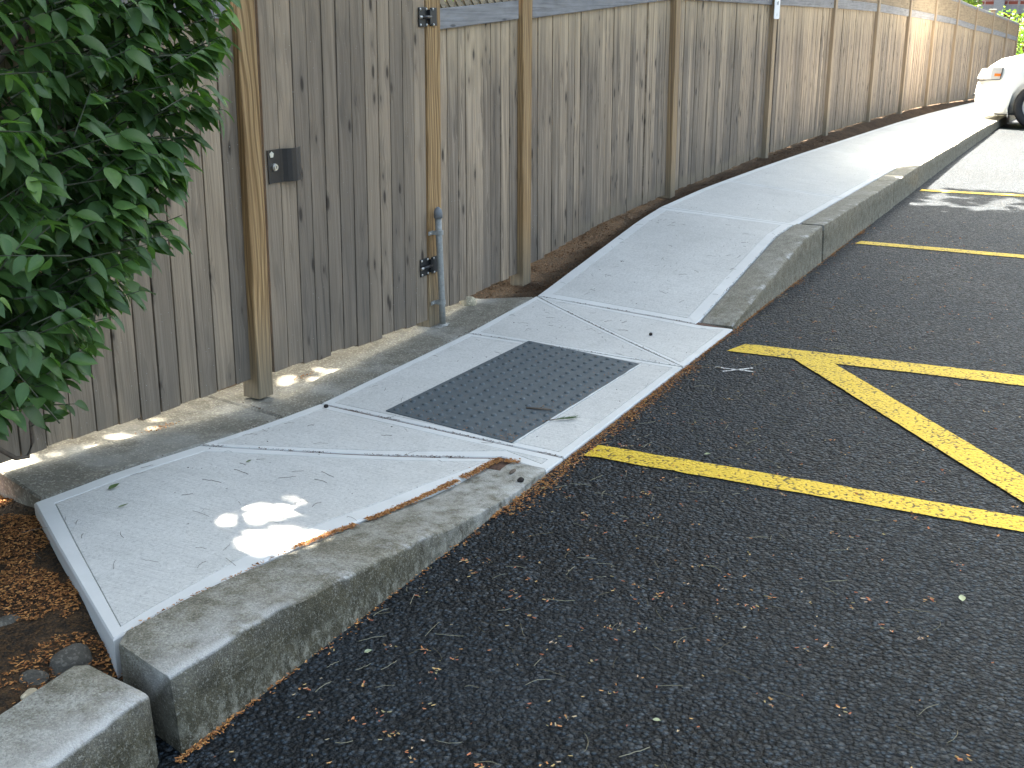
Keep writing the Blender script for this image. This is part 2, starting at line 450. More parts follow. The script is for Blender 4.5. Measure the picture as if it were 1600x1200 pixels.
def leaf_mat(name, cols, trans=0.35, rough=0.42, spec=0.45):
    t = NT(name)
    r = t.attr('rnd')
    P = t.ob()
    c = t.ramp(r, [(i / max(1, len(cols) - 1), c_) for i, c_ in enumerate(cols)])
    n = t.noise(P, 60.0, 3, 0.6)
    c = t.mix(t.mrange(n, 0.3, 0.7, 0.0, 0.25), c, (0.02, 0.04, 0.02))
    vein = t.attr('vein')
    c = t.mix(t.math('MULTIPLY', vein, 0.25), c, (0.12, 0.19, 0.07))
    t.fin(c, rough, t.bump(t.math('ADD', n, t.math('MULTIPLY', vein, -0.8)), 0.25, 0.002), spec=spec)
    tr = t.n('ShaderNodeBsdfTranslucent')
    t.set(tr, 'Color', t.mix(1.0, c, (1.3, 1.6, 0.5), 'MULTIPLY'))
    ms = t.n('ShaderNodeMixShader')
    t.set(ms, 0, trans)
    t.t.links.new(t.b.outputs[0], ms.inputs[1]); t.t.links.new(tr.outputs[0], ms.inputs[2])
    t.t.links.new(ms.outputs[0], t.out.inputs['Surface'])
    return t.m
M_LEAF = leaf_mat('shrub_leaf', [(0.046, 0.096, 0.028), (0.068, 0.136, 0.038), (0.092, 0.180, 0.046), (0.120, 0.225, 0.056), (0.23, 0.37, 0.07)])
M_CANOPY = leaf_mat('tree_leaf', [(0.04, 0.085, 0.03), (0.06, 0.12, 0.04), (0.08, 0.14, 0.04)], 0.12)
M_SUNLEAF = leaf_mat('bright_leaf', [(0.09, 0.16, 0.03), (0.15, 0.25, 0.045), (0.24, 0.34, 0.07)], 0.3)
M_GRNLEAF = leaf_mat('fallen_green_leaf', [(0.09, 0.14, 0.05), (0.16, 0.20, 0.08), (0.40, 0.45, 0.30)], 0.1)
M_TWIG = plain('green_twig', (0.045, 0.05, 0.025), 0.8, var=.3, sc=60)
M_BARK = plain('bark', (0.12, 0.09, 0.065), 0.9, var=0.35, sc=40)

def litter_mat(name, cols):
    t = NT(name)
    c = t.ramp(t.attr('rnd'), [(i / max(1, len(cols) - 1), c_) for i, c_ in enumerate(cols)])
    return t.fin(c, 0.8, None, spec=0.2)
M_LITTER = litter_mat('bud_scale_litter', [(0.14, 0.058, 0.024), (0.29, 0.12, 0.04), (0.46, 0.21, 0.07), (0.52, 0.30, 0.11), (0.40, 0.17, 0.08)])
M_BEDMULCH = litter_mat('bed_scale_litter', [(0.08, 0.034, 0.014), (0.24, 0.098, 0.034), (0.40, 0.175, 0.055), (0.50, 0.25, 0.085)])
M_MULCH = litter_mat('mulch_litter', [(0.030, 0.019, 0.012), (0.075, 0.040, 0.021), (0.14, 0.072, 0.034), (0.10, 0.075, 0.05)])
M_PALEBIT = litter_mat('asphalt_litter', [(0.30, 0.11, 0.07), (0.46, 0.18, 0.09), (0.52, 0.25, 0.10), (0.46, 0.32, 0.14), (0.30, 0.27, 0.14), (0.50, 0.36, 0.27)])
M_NEEDLE = litter_mat('needle_litter', [(0.10, 0.085, 0.055), (0.22, 0.20, 0.13), (0.30, 0.28, 0.20)])
M_DNEEDLE = litter_mat('dark_needle_litter', [(0.05, 0.045, 0.035), (0.13, 0.12, 0.10), (0.20, 0.18, 0.15)])
M_GRIT = litter_mat('grit', [(0.03, 0.025, 0.022), (0.09, 0.07, 0.055), (0.05, 0.05, 0.05)])

# metals, car etc.
M_BLACK = plain('black_painted_steel', (0.014, 0.014, 0.014), 0.38, 0.0, 0.5)
M_BRONZE = plain('brown_painted_steel', (0.030, 0.024, 0.020), 0.42, 0.0, 0.5)
M_SCREW = plain('screw_steel', (0.62, 0.60, 0.56), 0.35, 0.9)
M_GALV = plain('galvanised_steel', (0.30, 0.295, 0.27), 0.6, 0.15, var=0.18, sc=60)
M_GREYCAP = plain('grey_cap_plastic', (0.17, 0.175, 0.18), 0.6)
M_STICK = plain('off_white_sticker', (0.72, 0.66, 0.52), 0.7)
M_CHROME = plain('lock_nickel', (0.70, 0.68, 0.63), 0.28, 0.95, var=0.05)
M_KEYHOLE = plain('keyhole_dark', (0.02, 0.02, 0.02), 0.6)
M_WHITE = plain('white_sign_plastic', (0.80, 0.80, 0.78), 0.45, var=0.02)
M_GREYTEXT = plain('grey_print', (0.42, 0.42, 0.42), 0.6, var=0.02)
M_CAP = plain('pale_post_cap', (0.55, 0.50, 0.40), 0.6)
M_ROCK = old_concrete('field_rock', (0.085, 0.078, 0.064), 0.3)
M_TANROCK = old_concrete('tan_rock', (0.42, 0.36, 0.25), 0.15)
M_CARW = NT('white_car_paint').fin((0.78, 0.77, 0.73), 0.22, None, 0.0, 0.5)
M_GLASS = NT('dark_car_glass').fin((0.02, 0.024, 0.028), 0.06, None, 0.0, 0.6)
M_LENS = NT('headlight_lens').fin((0.62, 0.63, 0.63), 0.12, None, 0.3, 0.6)
M_AMBER = NT('amber_lens').fin((0.62, 0.16, 0.02), 0.2)
M_TYRE = plain('tyre_rubber', (0.020, 0.020, 0.021), 0.75)
M_RIM = plain('alloy_rim', (0.55, 0.55, 0.56), 0.3, 0.8, var=0.03)
M_TRIM = plain('black_trim', (0.03, 0.03, 0.032), 0.6)
def tactile():
    t = NT('slate_tactile_plastic')
    P = t.geo()
    n = t.noise(P, 22.0, 5, 0.65); f = t.noise(P, 400.0, 2, 0.5)
    c = t.mix(t.mrange(n, 0.3, 0.7), (0.064, 0.080, 0.089), (0.092, 0.111, 0.120))
    s = t.noise(P, 120.0, 3, 0.7)
    c = t.mix(t.math('MULTIPLY', t.mrange(s, 0.62, 0.72), 0.35), c, (0.26, 0.27, 0.26))
    return t.fin(c, 0.62, t.bump(f, 0.35, 0.0012), spec=0.4)
M_TACT = tactile()
def brick_mat():
    t = NT('red_brick')
    b = t.n('ShaderNodeTexBrick')
    px, py, pz = t.sep(t.geo())
    t.set(b, 'Vector', t.comb(py, pz, 0.0))
    t.set(b, 'Scale', 1.0); t.set(b, 'Brick Width', 0.42); t.set(b, 'Row Height', 0.15); t.set(b, 'Mortar Size', 0.016)
    t.set(b, 'Color1', (0.30, 0.085, 0.06, 1)); t.set(b, 'Color2', (0.22, 0.07, 0.05, 1)); t.set(b, 'Mortar', (0.42, 0.36, 0.33, 1))
    return t.fin(b.outputs['Color'], 0.9, spec=0.2)
M_BRICK = brick_mat()
M_STONE2 = plain('grey_caulk', (0.52, 0.52, 0.50), 0.8)
M_STONE = plain('grey_stone_band', (0.27, 0.28, 0.28), 0.8)

# ------------------------------------------------------------------ height profiles (metres), x runs along the kerb, y towards the fence
ZI = np.array([(-3, .19), (-2.155, .187), (-1.815, .168), (-1.42, .127), (-1.05, .09), (-.69, .066), (.555, .068), (1.344, .093), (2.85, .284), (3.28, .319), (4.24, .33), (5.6, .315), (7.16, .285), (10.2, .212), (12.35, .158), (15.0, .08), (18.9, -.06), (29, -.45), (60, -1.2)])
ZO = np.array([(-3.0, .205), (-2.66, .2), (-2.43, .19), (-2.1, .155), (-1.8, .115), (-1.5, .072), (-1.2, .042), (-.95, .026), (-.66, .022), (.667, .022), (1.3, .022), (1.47, .024), (2.93, .243), (3.3, .252), (3.54, .25), (6.04, .222), (7.9, .2), (9.9, .165), (12, .135), (15, .06), (18.9, -.06), (29, -.45), (60, -1.2)])
ZF = np.array([(-6, .16), (-2.2, .15), (-1.9, .15), (-1.42, .10), (-.75, .085), (.7, .062), (1.68, .081), (2.9, .19), (4.2, .272), (6.78, .285), (9.25, .268), (11.67, .226), (14.03, .160), (16.44, .09), (18.9, -.02), (21.4, -.14), (24, -.24), (29, -.45), (60, -1.2)])
AZ = np.array([(-300, 0), (10, 0), (14.2, -.03), (18.9, -.17), (29, -.58), (60, -1.4), (300, -1.4)])
def ip(T, x): return float(np.interp(x, T[:, 0], T[:, 1]))
def H(x, y):
    t = (1.13 - y) / (1.13 - 0.18)
    return ip(ZI, x) + (ip(ZO, x) - ip(ZI, x)) * min(max(t, 0.0), 1.19)
def Hs(x, y): return ip(ZI, x) - 0.002 + 0.01 * (y - 1.13) + max(0, -x - 1.2) * 0.012 * (y - 1.13) / 0.3

# ------------------------------------------------------------------ ground, asphalt
def grid_obj(name, xs, ys, fn, mat, parent=None, smooth=True):
    V = [(x, y, fn(x, y)) for y in ys for x in xs]
    n = len(xs)
    F = [(j * n + i, j * n + i + 1, (j + 1) * n + i + 1, (j + 1) * n + i) for j in range(len(ys) - 1) for i in range(n - 1)]
    return obj(name, mesh_from(name, V, F, mat, smooth=smooth), parent)

lot = grid_obj('parking_lot', [-300, -60, -20, -8, -4] + [k * 1.0 for k in range(-3, 30)] + [40, 60, 120, 300], [-300, -80, -30, -12, -6, -3, -1.5, -0.7, -0.3, 0.02, 0.12], lambda x, y: ip(AZ, x), M_ASPH)
tag(lot, kind='structure')

def gz(x, y):
    rough = 0.010 * nz(x * 9, y * 9, 1.3) + 0.016 * nz(x * 2.3, y * 2.3, 7.0)
    if x < -1.93 - 0.51 * (1.41 - min(max(y, .2), 1.41)) / 1.0:
        return 0.128 + rough * 1.3 - 0.05 * max(0, (0.42 - y)) / 0.3 - 0.03 * max(0, min(1, (y - 1.2) / 0.3)) + 0.03 * max(0, (-2.6 - x))
    if y < 1.10: return min(ip(ZI, x), ip(ZO, x)) - 0.16
    if x < 1.22: return ip(ZF, x) - 0.03 + 0.3 * rough
    a = min(max((y - 1.13) / 0.2, 0), 1)
    return (ip(ZI, x) - 0.03) * (1 - a) + (ip(ZF, x) - 0.012) * a + rough
def arange(a, b, s): return list(np.arange(a, b, s))
gx = [-60, -30, -12] + arange(-6, -3.4, 0.2) + arange(-3.4, 4, 0.035) + arange(4, 12, 0.08) + arange(12, 30, 0.4) + [30, 34, 40, 60]
gy = [0.17] + arange(0.2, 1.7, 0.035) + [1.8, 2.0, 2.5, 3.5, 6, 12, 30, 80]
tag(grid_obj('ground', gx, gy, gz, M_SOIL), kind='structure')

# painted markings: children of the parking lot, 4 mm up
def stripe(name, pts, mat, z=0.004, n=90):
    a0, a1, b1, b0 = [Vector(p) for p in pts]
    V = []; F = []
    for i in range(n + 1):
        s = i / n
        for q, (p0, p1) in enumerate(((a0, a1), (b0, b1))):
            p = p0.lerp(p1, s)
            j = 0.006 * nz(p.x * 14, p.y * 14, q * 9.0) + .006 * nz(p.x * 60, p.y * 60, q * 5.0)
            V.append((p.x + j, p.y + j * .3, ip(AZ, p.x) + z))
    for i in range(n): F.append((2 * i, 2 * i + 2, 2 * i + 3, 2 * i + 1))
    o = obj(name, mesh_from(name, V, F, mat), lot)
    return o
def line_at(pa, pb, ya, yb, yend=-5.4):
    (xa0, ya0), (xa1, ya1) = pa; (xb0, yb0), (xb1, yb1) = pb
    sa = (xa1 - xa0) / (ya1 - ya0); sb = (xb1 - xb0) / (yb1 - yb0)
    s = (sa + sb) / 2
    return [(xa0, ya0, 0), (xa0 + s * (yend - ya0), yend, 0), (xb0 + s * (yend - yb0), yend, 0), (xb0, yb0, 0)]
stripe('painted_stripe', line_at(((-.449, -.049), (-.405, -1.603)), ((-.578, -.043), (-.555, -1.616)), 0, 0), M_PAINT)
stripe('painted_stripe', line_at(((1.224, -.139), (1.285, -1.458)), ((1.057, -.093), (1.119, -1.473)), 0, 0), M_PAINT)
stripe('painted_stripe', line_at(((4.307, -.08), (4.312, -1.2)), ((4.188, -.063), (4.148, -1.214)), 0, 0), M_PAINT)
stripe('painted_stripe', line_at(((7.19, -.05), (7.25, -.95)), ((7.07, -.05), (7.11, -.95)), 0, 0), M_PAINT)
d = Vector((-1.30, -1.115, 0)).normalized(); nn = Vector((-d.y, d.x, 0))
h0 = Vector((1.10, -0.50, 0))
stripe('painted_stripe', [h0 + Vector((.07, -.04, 0)), h0 + Vector((.07, -.04, 0)) + d * 2.0, h0 + Vector((-.02, .085, 0)) + d * 2.0, h0 + Vector((-.02, .085, 0))], M_PAINT, 0.0065)
for (a, b) in (((.761, -.127), (.769, -.324)), ((.708, -.183), (.828, -.294))):
    a = Vector((*a, 0)); b = Vector((*b, 0)); q = (b - a).normalized(); q = Vector((-q.y, q.x, 0)) * 0.006
    stripe('chalk_mark', [a + q, b + q, b - q, a - q], M_CHALK, 0.005, 8)

# ------------------------------------------------------------------ sidewalk: a bed with poured slabs as parts
walk = grid_obj('sidewalk', sorted(set(arange(-2.1, 5, 0.04) + arange(5, 30, 0.25))), [0.012, 0.12, 0.19, 0.4, 0.75, 1.1], lambda x, y: H(x, y) - 0.0040 - (0.06 if (y < .25 and (x < -.9 or x > 1.5)) else 0), M_JOINT)
tag(walk, kind='structure')
def slab(name, poly, fn=H, border=0.055, thick=0.13, mats=None, grid=0.16, gap=0.005, groove=True, edge=0.007):
    bm = bmesh.new()
    f = bm.faces.new([bm.verts.new((x, y, 0)) for x, y in poly])
    bm.normal_update()
    if f.normal.z < 0: f.normal_flip()
    r = bmesh.ops.inset_region(bm, faces=[f], thickness=gap, depth=0, use_boundary=True)
    bmesh.ops.delete(bm, geom=r['faces'], context='FACES')
    lay = bm.verts.layers.float.new('dz')
    for v in bm.verts: v[lay] = -0.006
    def inset(th, dz, mi_ring, mi_in):
        nonlocal f
        bmesh.ops.inset_region(bm, faces=[f], thickness=th, depth=0, use_boundary=True)
        for v in f.verts: v[lay] = dz
        f.material_index = mi_in
    f.material_index = 1
    inset(edge, 0.0, 1, 1)
    if border > 0:
        inset(border, 0.0, 1, 1)
        inset(0.0035, -0.0045, 1, 0)
        inset(0.003, 0.0, 1, 0)
    else:
        f.material_index = 0
        for ff in bm.faces: ff.material_index = 0
    xs = [v.co.x for v in bm.verts]; ys = [v.co.y for v in bm.verts]
    for a, lo, hi, no in ((0, min(xs), max(xs), (1, 0, 0)), (1, min(ys), max(ys), (0, 1, 0))):
        k = lo + grid
        while k < hi - 0.02:
            co = (k, 0, 0) if a == 0 else (0, k, 0)
            bmesh.ops.bisect_plane(bm, geom=bm.verts[:] + bm.edges[:] + bm.faces[:], plane_co=co, plane_no=no)
            k += grid
    be = [e for e in bm.edges if e.is_boundary]
    ex = bmesh.ops.extrude_edge_only(bm, edges=be)
    nv = {g for g in ex['geom'] if isinstance(g, bmesh.types.BMVert)}
    for v in bm.verts:
        x, y = v.co.x, v.co.y
        z = fn(x, y)
        if v in nv: v.co.z = z - thick
        else: v.co.z = z + v[lay] + 0.0012 * nz(x * 5, y * 5, 3.1)
    for g in ex['geom']:
        if isinstance(g, bmesh.types.BMFace): g.material_index = 1 if border > 0 else 0
    return bm_obj(name, bm, mats or [M_BROOM, M_TROWEL], walk)
YK = 0.215     # inner line of the kerb
slab('slab', [(-2.155, 1.13), (-1.42, 1.13), (-.80, .20), (-1.2, .222), (-1.7, .262), (-2.1, .262), (-2.655, .262)])
slab('slab', [(-1.42, 1.13), (-.69, 1.13), (-.66, .0), (-.815, .0), (-.79, .2)])
slab('slab', [(-.69, 1.13), (.555, 1.13), (.667, .0), (-.66, .0)], border=0.045)
slab('slab', [(.555, 1.13), (1.344, 1.13), (.667, .0)])
slab('slab', [(1.344, 1.13), (1.41, .16), (1.46, .0), (.667, .0)])
slab('slab', [(1.344, 1.13), (3.28, 1.13), (3.36, YK - .02), (1.41, YK - .02)], border=0.085)
XJ = [3.28, 4.75, 7.75, 10.75, 13.75, 16.75, 19.75, 22.75, 27.25]
for a, b in zip(XJ[:-1], XJ[1:]):
    slab('slab', [(a, 1.13), (b, 1.13), (b + .05, YK - .035), (a + (.08 if a < 3.3 else .05), YK - .035)], border=0.06, grid=0.3)
slab('footing_strip', [(-2.12, 1.135), (-.93, 1.135), (-.86, 1.62), (-1.98, 1.62)], Hs, 0, 0.2, [M_STRIP], 0.12, edge=0.012)
slab('footing_strip', [(-.93, 1.135), (1.33, 1.135), (1.17, 1.40), (1.15, 1.62), (-.86, 1.62)], Hs, 0, 0.2, [M_STRIP], 0.12, edge=0.012)

# ------------------------------------------------------------------ tactile paving plate set in the ramp
plate = empty('tactile_plate', (-.64, .236, H(-.64, .236)))
tag(plate, 'dark slate tactile paving plate with raised domes set in the kerb ramp', 'tactile plate')
th = -0.038
def tp(a, b): return (-.64 + math.cos(th) * a - math.sin(th) * b, .236 + math.sin(th) * a + math.cos(th) * b)
def plate_local(a, b, dz):
    x, y = tp(a, b)
    return (x + .64, y - .236, H(x, y) + dz - H(-.64, .236))
V = []; F = []
NA, NB = 12, 6
for j in range(NB + 1):
    for i in range(NA + 1): V.append(plate_local(1.22 * i / NA, .61 * j / NB, 0.004))
for j in range(NB):
    for i in range(NA): F.append((j * (NA + 1) + i, j * (NA + 1) + i + 1, (j + 1) * (NA + 1) + i + 1, (j + 1) * (NA + 1) + i))
base = len(V)
rim = [(0, 0), (1.22, 0), (1.22, .61), (0, .61)]
for a, b in rim: V.append(plate_local(a, b, 0.004))
for a, b in rim: V.append(plate_local(a, b, -0.02))
for k in range(4): F.append((base + k, base + 4 + k, base + 4 + (k + 1) % 4, base + (k + 1) % 4))
obj('plate', mesh_from('plate', V, F, M_TACT), plate)
# caulk line beside the plate
bm = bmesh.new()
for k in range(30):
    a = 1.22 * k / 29
add_pts = [plate_local(1.22 * k / 29, -0.006 + 0.003 * nz(k * .9, 1.1), 0.003) for k in range(30)]
add_tube(bm, add_pts, [0.004 + 0.0025 * nz(k * .5, 4.4) for k in range(30)], 6)
bm_obj('caulk_bead', bm, M_STONE2, plate, True)
# domes
V = []; F = []
SEG = 10
for (r, z) in ((0.0130, 0.0), (0.0115, 0.0038), (0.0075, 0.0064)):
    for k in range(SEG): V.append((r * math.cos(2 * math.pi * k / SEG), r * math.sin(2 * math.pi * k / SEG), z))
V.append((0, 0, 0.0068))
for q in range(2):
    for k in range(SEG): F.append((q * SEG + k, q * SEG + (k + 1) % SEG, (q + 1) * SEG + (k + 1) % SEG, (q + 1) * SEG + k))
for k in range(SEG): F.append((2 * SEG + k, 2 * SEG + (k + 1) % SEG, 3 * SEG))
dome_me = mesh_from('dome', V, F, M_TACT, smooth=True)
for j in range(10):
    for i in range(20):
        a = 0.0315 + i * 0.0609; b = 0.031 + j * 0.0609
        obj('dome', dome_me, plate, plate_local(a, b, 0.0038))

# ------------------------------------------------------------------ kerb: stones as parts of the setting
kerb = empty('kerb', (0, 0, 0))
tag(kerb, kind='structure')
def kerb_stone(x0, x1, yi, step=0.035, fy=0.0, ztop=None, seed=0, endcap=0.012, zscale=1.0, rot=None, skew=0.0, skew1=0.0):
    zt = ztop or (lambda x: ip(ZO, x))
    n = max(4, int((x1 - x0) / step))
    V = []; E = []; Fc = []; Ft = []
    secs = []
    for i in range(n + 1):
        s = i / n; x = x0 + (x1 - x0) * s
        z = zt(x); az = ip(AZ, x)
        hgt = max(z - az, 0.003)
        e = min(1.0, hgt / 0.08)
        taper = endcap * (1 if i in (0, n) else 0)
        wob = 0.006 * nz(x * 3.1, seed + .3) * e
        yf = fy + 0.004 * nz(x * 2.0, seed + 9.1)
        bat = 0.010 * e                    # slight batter and a worn round edge
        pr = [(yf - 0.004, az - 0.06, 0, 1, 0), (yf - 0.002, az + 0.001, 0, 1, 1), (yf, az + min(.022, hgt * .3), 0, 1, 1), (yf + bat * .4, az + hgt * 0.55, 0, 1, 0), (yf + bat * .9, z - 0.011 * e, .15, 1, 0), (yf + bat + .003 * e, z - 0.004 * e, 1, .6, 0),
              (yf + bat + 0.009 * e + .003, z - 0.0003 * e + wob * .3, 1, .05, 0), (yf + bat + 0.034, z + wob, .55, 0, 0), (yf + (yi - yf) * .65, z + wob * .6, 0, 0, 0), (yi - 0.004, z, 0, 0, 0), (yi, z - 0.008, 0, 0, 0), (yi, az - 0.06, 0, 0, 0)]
        cz = (z + az) / 2; cy = (yf + yi) / 2
        sec = []
        for (y, zz, ed, fc, ft) in pr:
            j1 = 0.0035 * nz(x * 22, y * 22 + seed, zz * 22) + 0.004 * nz(x * 7, y * 7 + seed, zz * 7)
            if taper: y = cy + (y - cy) * (1 - taper / max(.05, abs(yi - yf)) * 2); zz = zz - taper * (1 if zz > az + 0.02 else 0)
            # chipped spots along the front edge
            if ed > .5 and e > .6:
                ch = max(0, nz(x * 4.3 + seed, 2.2) - .35) * 0.04
                y += ch; zz -= ch * .8
            sec.append(len(V)); V.append((x + (j1 if 0 < i < n else 0), y + j1 * (0 if abs(y - yi) < .01 else 1), zz + j1 * .6 * e)); E.append(ed); Fc.append(fc); Ft.append(ft)
        for q in sec:
            X, Y_, Z_ = V[q]
            fr = (yi - Y_) / (yi - fy)
            V[q] = (X - skew * fr * max(0, 1 - (x - x0) / .25) - (skew1 * fr * max(0, 1 - (x1 - x) / .25)), Y_, Z_)
        secs.append(sec)
    F = []
    m = len(secs[0])
    for a, b in zip(secs[:-1], secs[1:]):
        for k in range(m - 1): F.append((a[k], b[k], b[k + 1], a[k + 1]))
        F.append((a[m - 1], b[m - 1], b[0], a[0]))
    F.append(tuple(secs[0])); F.append(tuple(secs[-1][::-1]))
    if rot:
        px, py, ang = rot
        c, s_ = math.cos(ang), math.sin(ang)
        V = [(px + c * (x - px) - s_ * (y - py), py + s_ * (x - px) + c * (y - py), z) for x, y, z in V]
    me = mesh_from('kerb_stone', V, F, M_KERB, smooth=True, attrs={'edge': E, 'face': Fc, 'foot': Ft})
    bmx = bmesh.new(); bmx.from_mesh(me)
    bmesh.ops.recalc_face_normals(bmx, faces=bmx.faces)
    for e in bmx.edges:
        if len(e.link_faces) == 2 and e.calc_face_angle(0) > 0.55: e.smooth = False
    bmx.to_mesh(me); bmx.free()
    return obj('kerb_stone', me, kerb)
def zn(x): return 0.19 + 0.0 * x
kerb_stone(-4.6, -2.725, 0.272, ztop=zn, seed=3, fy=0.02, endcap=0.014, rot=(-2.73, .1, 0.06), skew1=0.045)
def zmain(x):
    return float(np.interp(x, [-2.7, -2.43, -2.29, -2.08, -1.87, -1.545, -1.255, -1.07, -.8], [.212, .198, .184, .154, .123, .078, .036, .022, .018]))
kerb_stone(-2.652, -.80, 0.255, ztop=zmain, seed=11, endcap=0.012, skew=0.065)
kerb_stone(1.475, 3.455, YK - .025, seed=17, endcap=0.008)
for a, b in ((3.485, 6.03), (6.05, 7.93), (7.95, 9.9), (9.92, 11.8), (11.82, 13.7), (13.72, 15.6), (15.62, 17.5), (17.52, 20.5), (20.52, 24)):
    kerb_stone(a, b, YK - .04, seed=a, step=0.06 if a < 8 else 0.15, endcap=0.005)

# ------------------------------------------------------------------ fence and gate
RAILB = np.array([(-4, 1.66), (-.99, 1.621), (-.75, 1.614), (.64, 1.548), (.78, 1.557), (1.65, 1.596), (1.85, 1.609), (4.05, 1.722), (6.9, 1.684), (8.96, 1.662), (11.62, 1.616), (13.8, 1.549), (16.43, 1.465), (18.9, 1.372), (21.4, 1.24), (23.9, 1.12), (26.4, .99), (28.9, .86), (40, .3)])
YB, YPOST, YR = 1.400, 1.355, 1.377
YG = 1.364
FB = lambda x: float(np.interp(x, [-4, -1.78, -1.36, -.79, .7, .82, 1.66, 1.81, 2.72, 4.17, 6.75, 9.25, 11.7, 14, 16.4, 18.9, 21.4, 24, 29], [.245, .219, .180, .165, .112, .118, .143, .162, .240, .278, .292, .276, .233, .168, .096, -.015, -.13, -.235, -.445]))
FY = lambda x: float(np.interp(x, [17, 21.4, 23.9, 26.4, 28.9], [0, -.05, -.11, -.17, -.20]))     # the far end bends in a little

def board_mesh(name, w, mat, gap):
    g = gap
    pr = [(-w / 2 + g, 0.0006), (-w / 2 + g + .002, 0), (w / 2 - g - .002, 0), (w / 2 - g, .0006), (w / 2 - g, .013), (w / 2, .013), (w / 2, .020), (-w / 2, .020), (-w / 2, .013), (-w / 2 + g, .013)]
    V = [(x, y, z) for z in (0, 1) for x, y in pr]
    n = 10
    F = [(k, (k + 1) % n, n + (k + 1) % n, n + k) for k in range(n)] + [tuple(range(n))[::-1], tuple(range(n, 2 * n))]
    return mesh_from(name, V, F, mat)
def boards(parent, x0, x1, n, mat, bot, top, org, jit=0.004, wv=0.0, yb=None, lean=0.0):
    yb = YB if yb is None else yb
    ws = np.array([1 + wv * random.uniform(-1, 1) for _ in range(n)]); ws = ws / ws.sum() * (x1 - x0)
    mes = [board_mesh('board', 0.1, mat, gg) for gg in (.0022, .0034, .0046)]
    x = x0
    for w in ws:
        xc = x + w / 2; x += w
        zb = bot(xc) + random.uniform(-.005, .005); zt = top(xc)
        o = obj('board', random.choice(mes), parent, (xc - org[0], yb + FY(xc) + random.uniform(-jit, jit) - org[1], zb - org[2]))
        o.scale = (w / 0.1, 1, zt - zb)
        o.rotation_euler = (random.uniform(-.002, .002), lean + random.uniform(-.0012, .0012), random.uniform(-.012, .012))
def post(parent, xc, w, zb, zt, org, label=None, cap=True, yo=0.0, lean=0.0, twist=0.0, d=None):
    d = d or w
    bm = bmesh.new()
    add_box(bm, -w / 2, w / 2, 0, d, 0, 1)
    es = [e for e in bm.edges if abs(e.verts[0].co.z - e.verts[1].co.z) > .5]
    bmesh.ops.bevel(bm, geom=es, offset=0.005, segments=2, affect='EDGES', profile=0.5)
    for k in range(1, 8): bmesh.ops.bisect_plane(bm, geom=bm.verts[:] + bm.edges[:] + bm.faces[:], plane_co=(0, 0, k / 8), plane_no=(0, 0, 1))
    for v in bm.verts:
        a = twist * v.co.z; c_, s_ = math.cos(a), math.sin(a); x_, y_ = v.co.x, v.co.y - d / 2
        v.co.x, v.co.y = c_ * x_ - s_ * y_ + .0015 * math.sin(v.co.z * 5 + xc), s_ * x_ + c_ * y_ + d / 2
    o = bm_obj('post', bm, M_POST, parent, loc=(xc - org[0], YPOST + yo - org[1], zb - org[2]))
    o.scale = (1, 1, zt - zb)
    o.rotation_euler = (0, lean + random.uniform(-.002, .002), random.uniform(-.02, .02))
    if cap:
        bm = bmesh.new()
        add_box(bm, -w * .72, w * .72, -w * .22, w * 1.22, 0, .022, 0.004)
        bm_obj('post_cap', bm, M_CAP, parent, loc=(xc - org[0], YPOST + yo - org[1], zt - org[2]))
    return o
def strut(parent, name, x0, x1, zf0, zf1, h, y, d, mat, org):
    V = []
    for x, z in ((x0, zf0), (x1, zf1)):
        for yy in (0, d):
            for zz in (0, h): V.append((x - org[0], y + FY(x) + yy - org[1], z + zz - org[2]))
    F = [(0, 4, 5, 1), (2, 3, 7, 6), (0, 1, 3, 2), (4, 6, 7, 5), (1, 5, 7, 3), (0, 2, 6, 4)]
    bm = bmesh.new()
    vs = [bm.verts.new(v) for v in V]
    for f in F: bm.faces.new([vs[i] for i in f])
    bmesh.ops.bevel(bm, geom=bm.edges[:], offset=0.004, segments=1, affect='EDGES')
    return bm_obj(name, bm, mat, parent)
def slat_box(bm, a, b, w, t, y):
    """a diagonal lath from a=(x,z) to b, in the plane y"""
    a = Vector((a[0], a[1])); b = Vector((b[0], b[1])); dd = (b - a).normalized(); nn_ = Vector((-dd.y, dd.x)) * w / 2
    vs = []
    for yy in (y, y + t):
        for p in (a + nn_, b + nn_, b - nn_, a - nn_): vs.append(bm.verts.new((p.x, yy, p.y)))
    for f in ((0, 1, 2, 3), (7, 6, 5, 4), (0, 4, 5, 1), (1, 5, 6, 2), (2, 6, 7, 3), (3, 7, 4, 0)): bm.faces.new([vs[i] for i in f])
def lattice(parent, x0, x1, org, single):
    """two crossed layers of laths between the lower and the upper rail"""
    hgt = 0.29
    z0 = lambda x: ip(RAILB, x) + 0.100
    pitch = 0.080; w = 0.035
    bmj = bmesh.new()
    for layer, sgn in ((0, -1), (1, 1)):
        k = x0 - hgt
        while k < x1 + hgt:
            xa, xb = (k, k + hgt) if sgn > 0 else (k + hgt, k)
            lo, hi = min(xa, xb), max(xa, xb)
            c0, c1 = max(lo, x0), min(hi, x1)
            if c1 - c0 > 0.03:
                zz = lambda x: (x - xa) / (xb - xa) * hgt
                A = (c0, z0(c0) + zz(c0)); B = (c1, z0(c1) + zz(c1))
                bmt = bmesh.new() if single else bmj
                slat_box(bmt, A, B, w, 0.008, YR + 0.004 + FY(c0) + layer * 0.009)
                if single:
                    bmesh.ops.translate(bmt, verts=bmt.verts, vec=(-org[0], -org[1], -org[2]))
                    bm_obj('lattice_slat', bmt, M_SLAT, parent)
            k += pitch
    if not single:
        bmesh.ops.translate(bmj, verts=bmj.verts, vec=(-org[0], -org[1], -org[2]))
        o = bm_obj('lattice', bmj, M_SLAT, parent)
        o['kind'] = 'stuff'
    else: bmj.free()

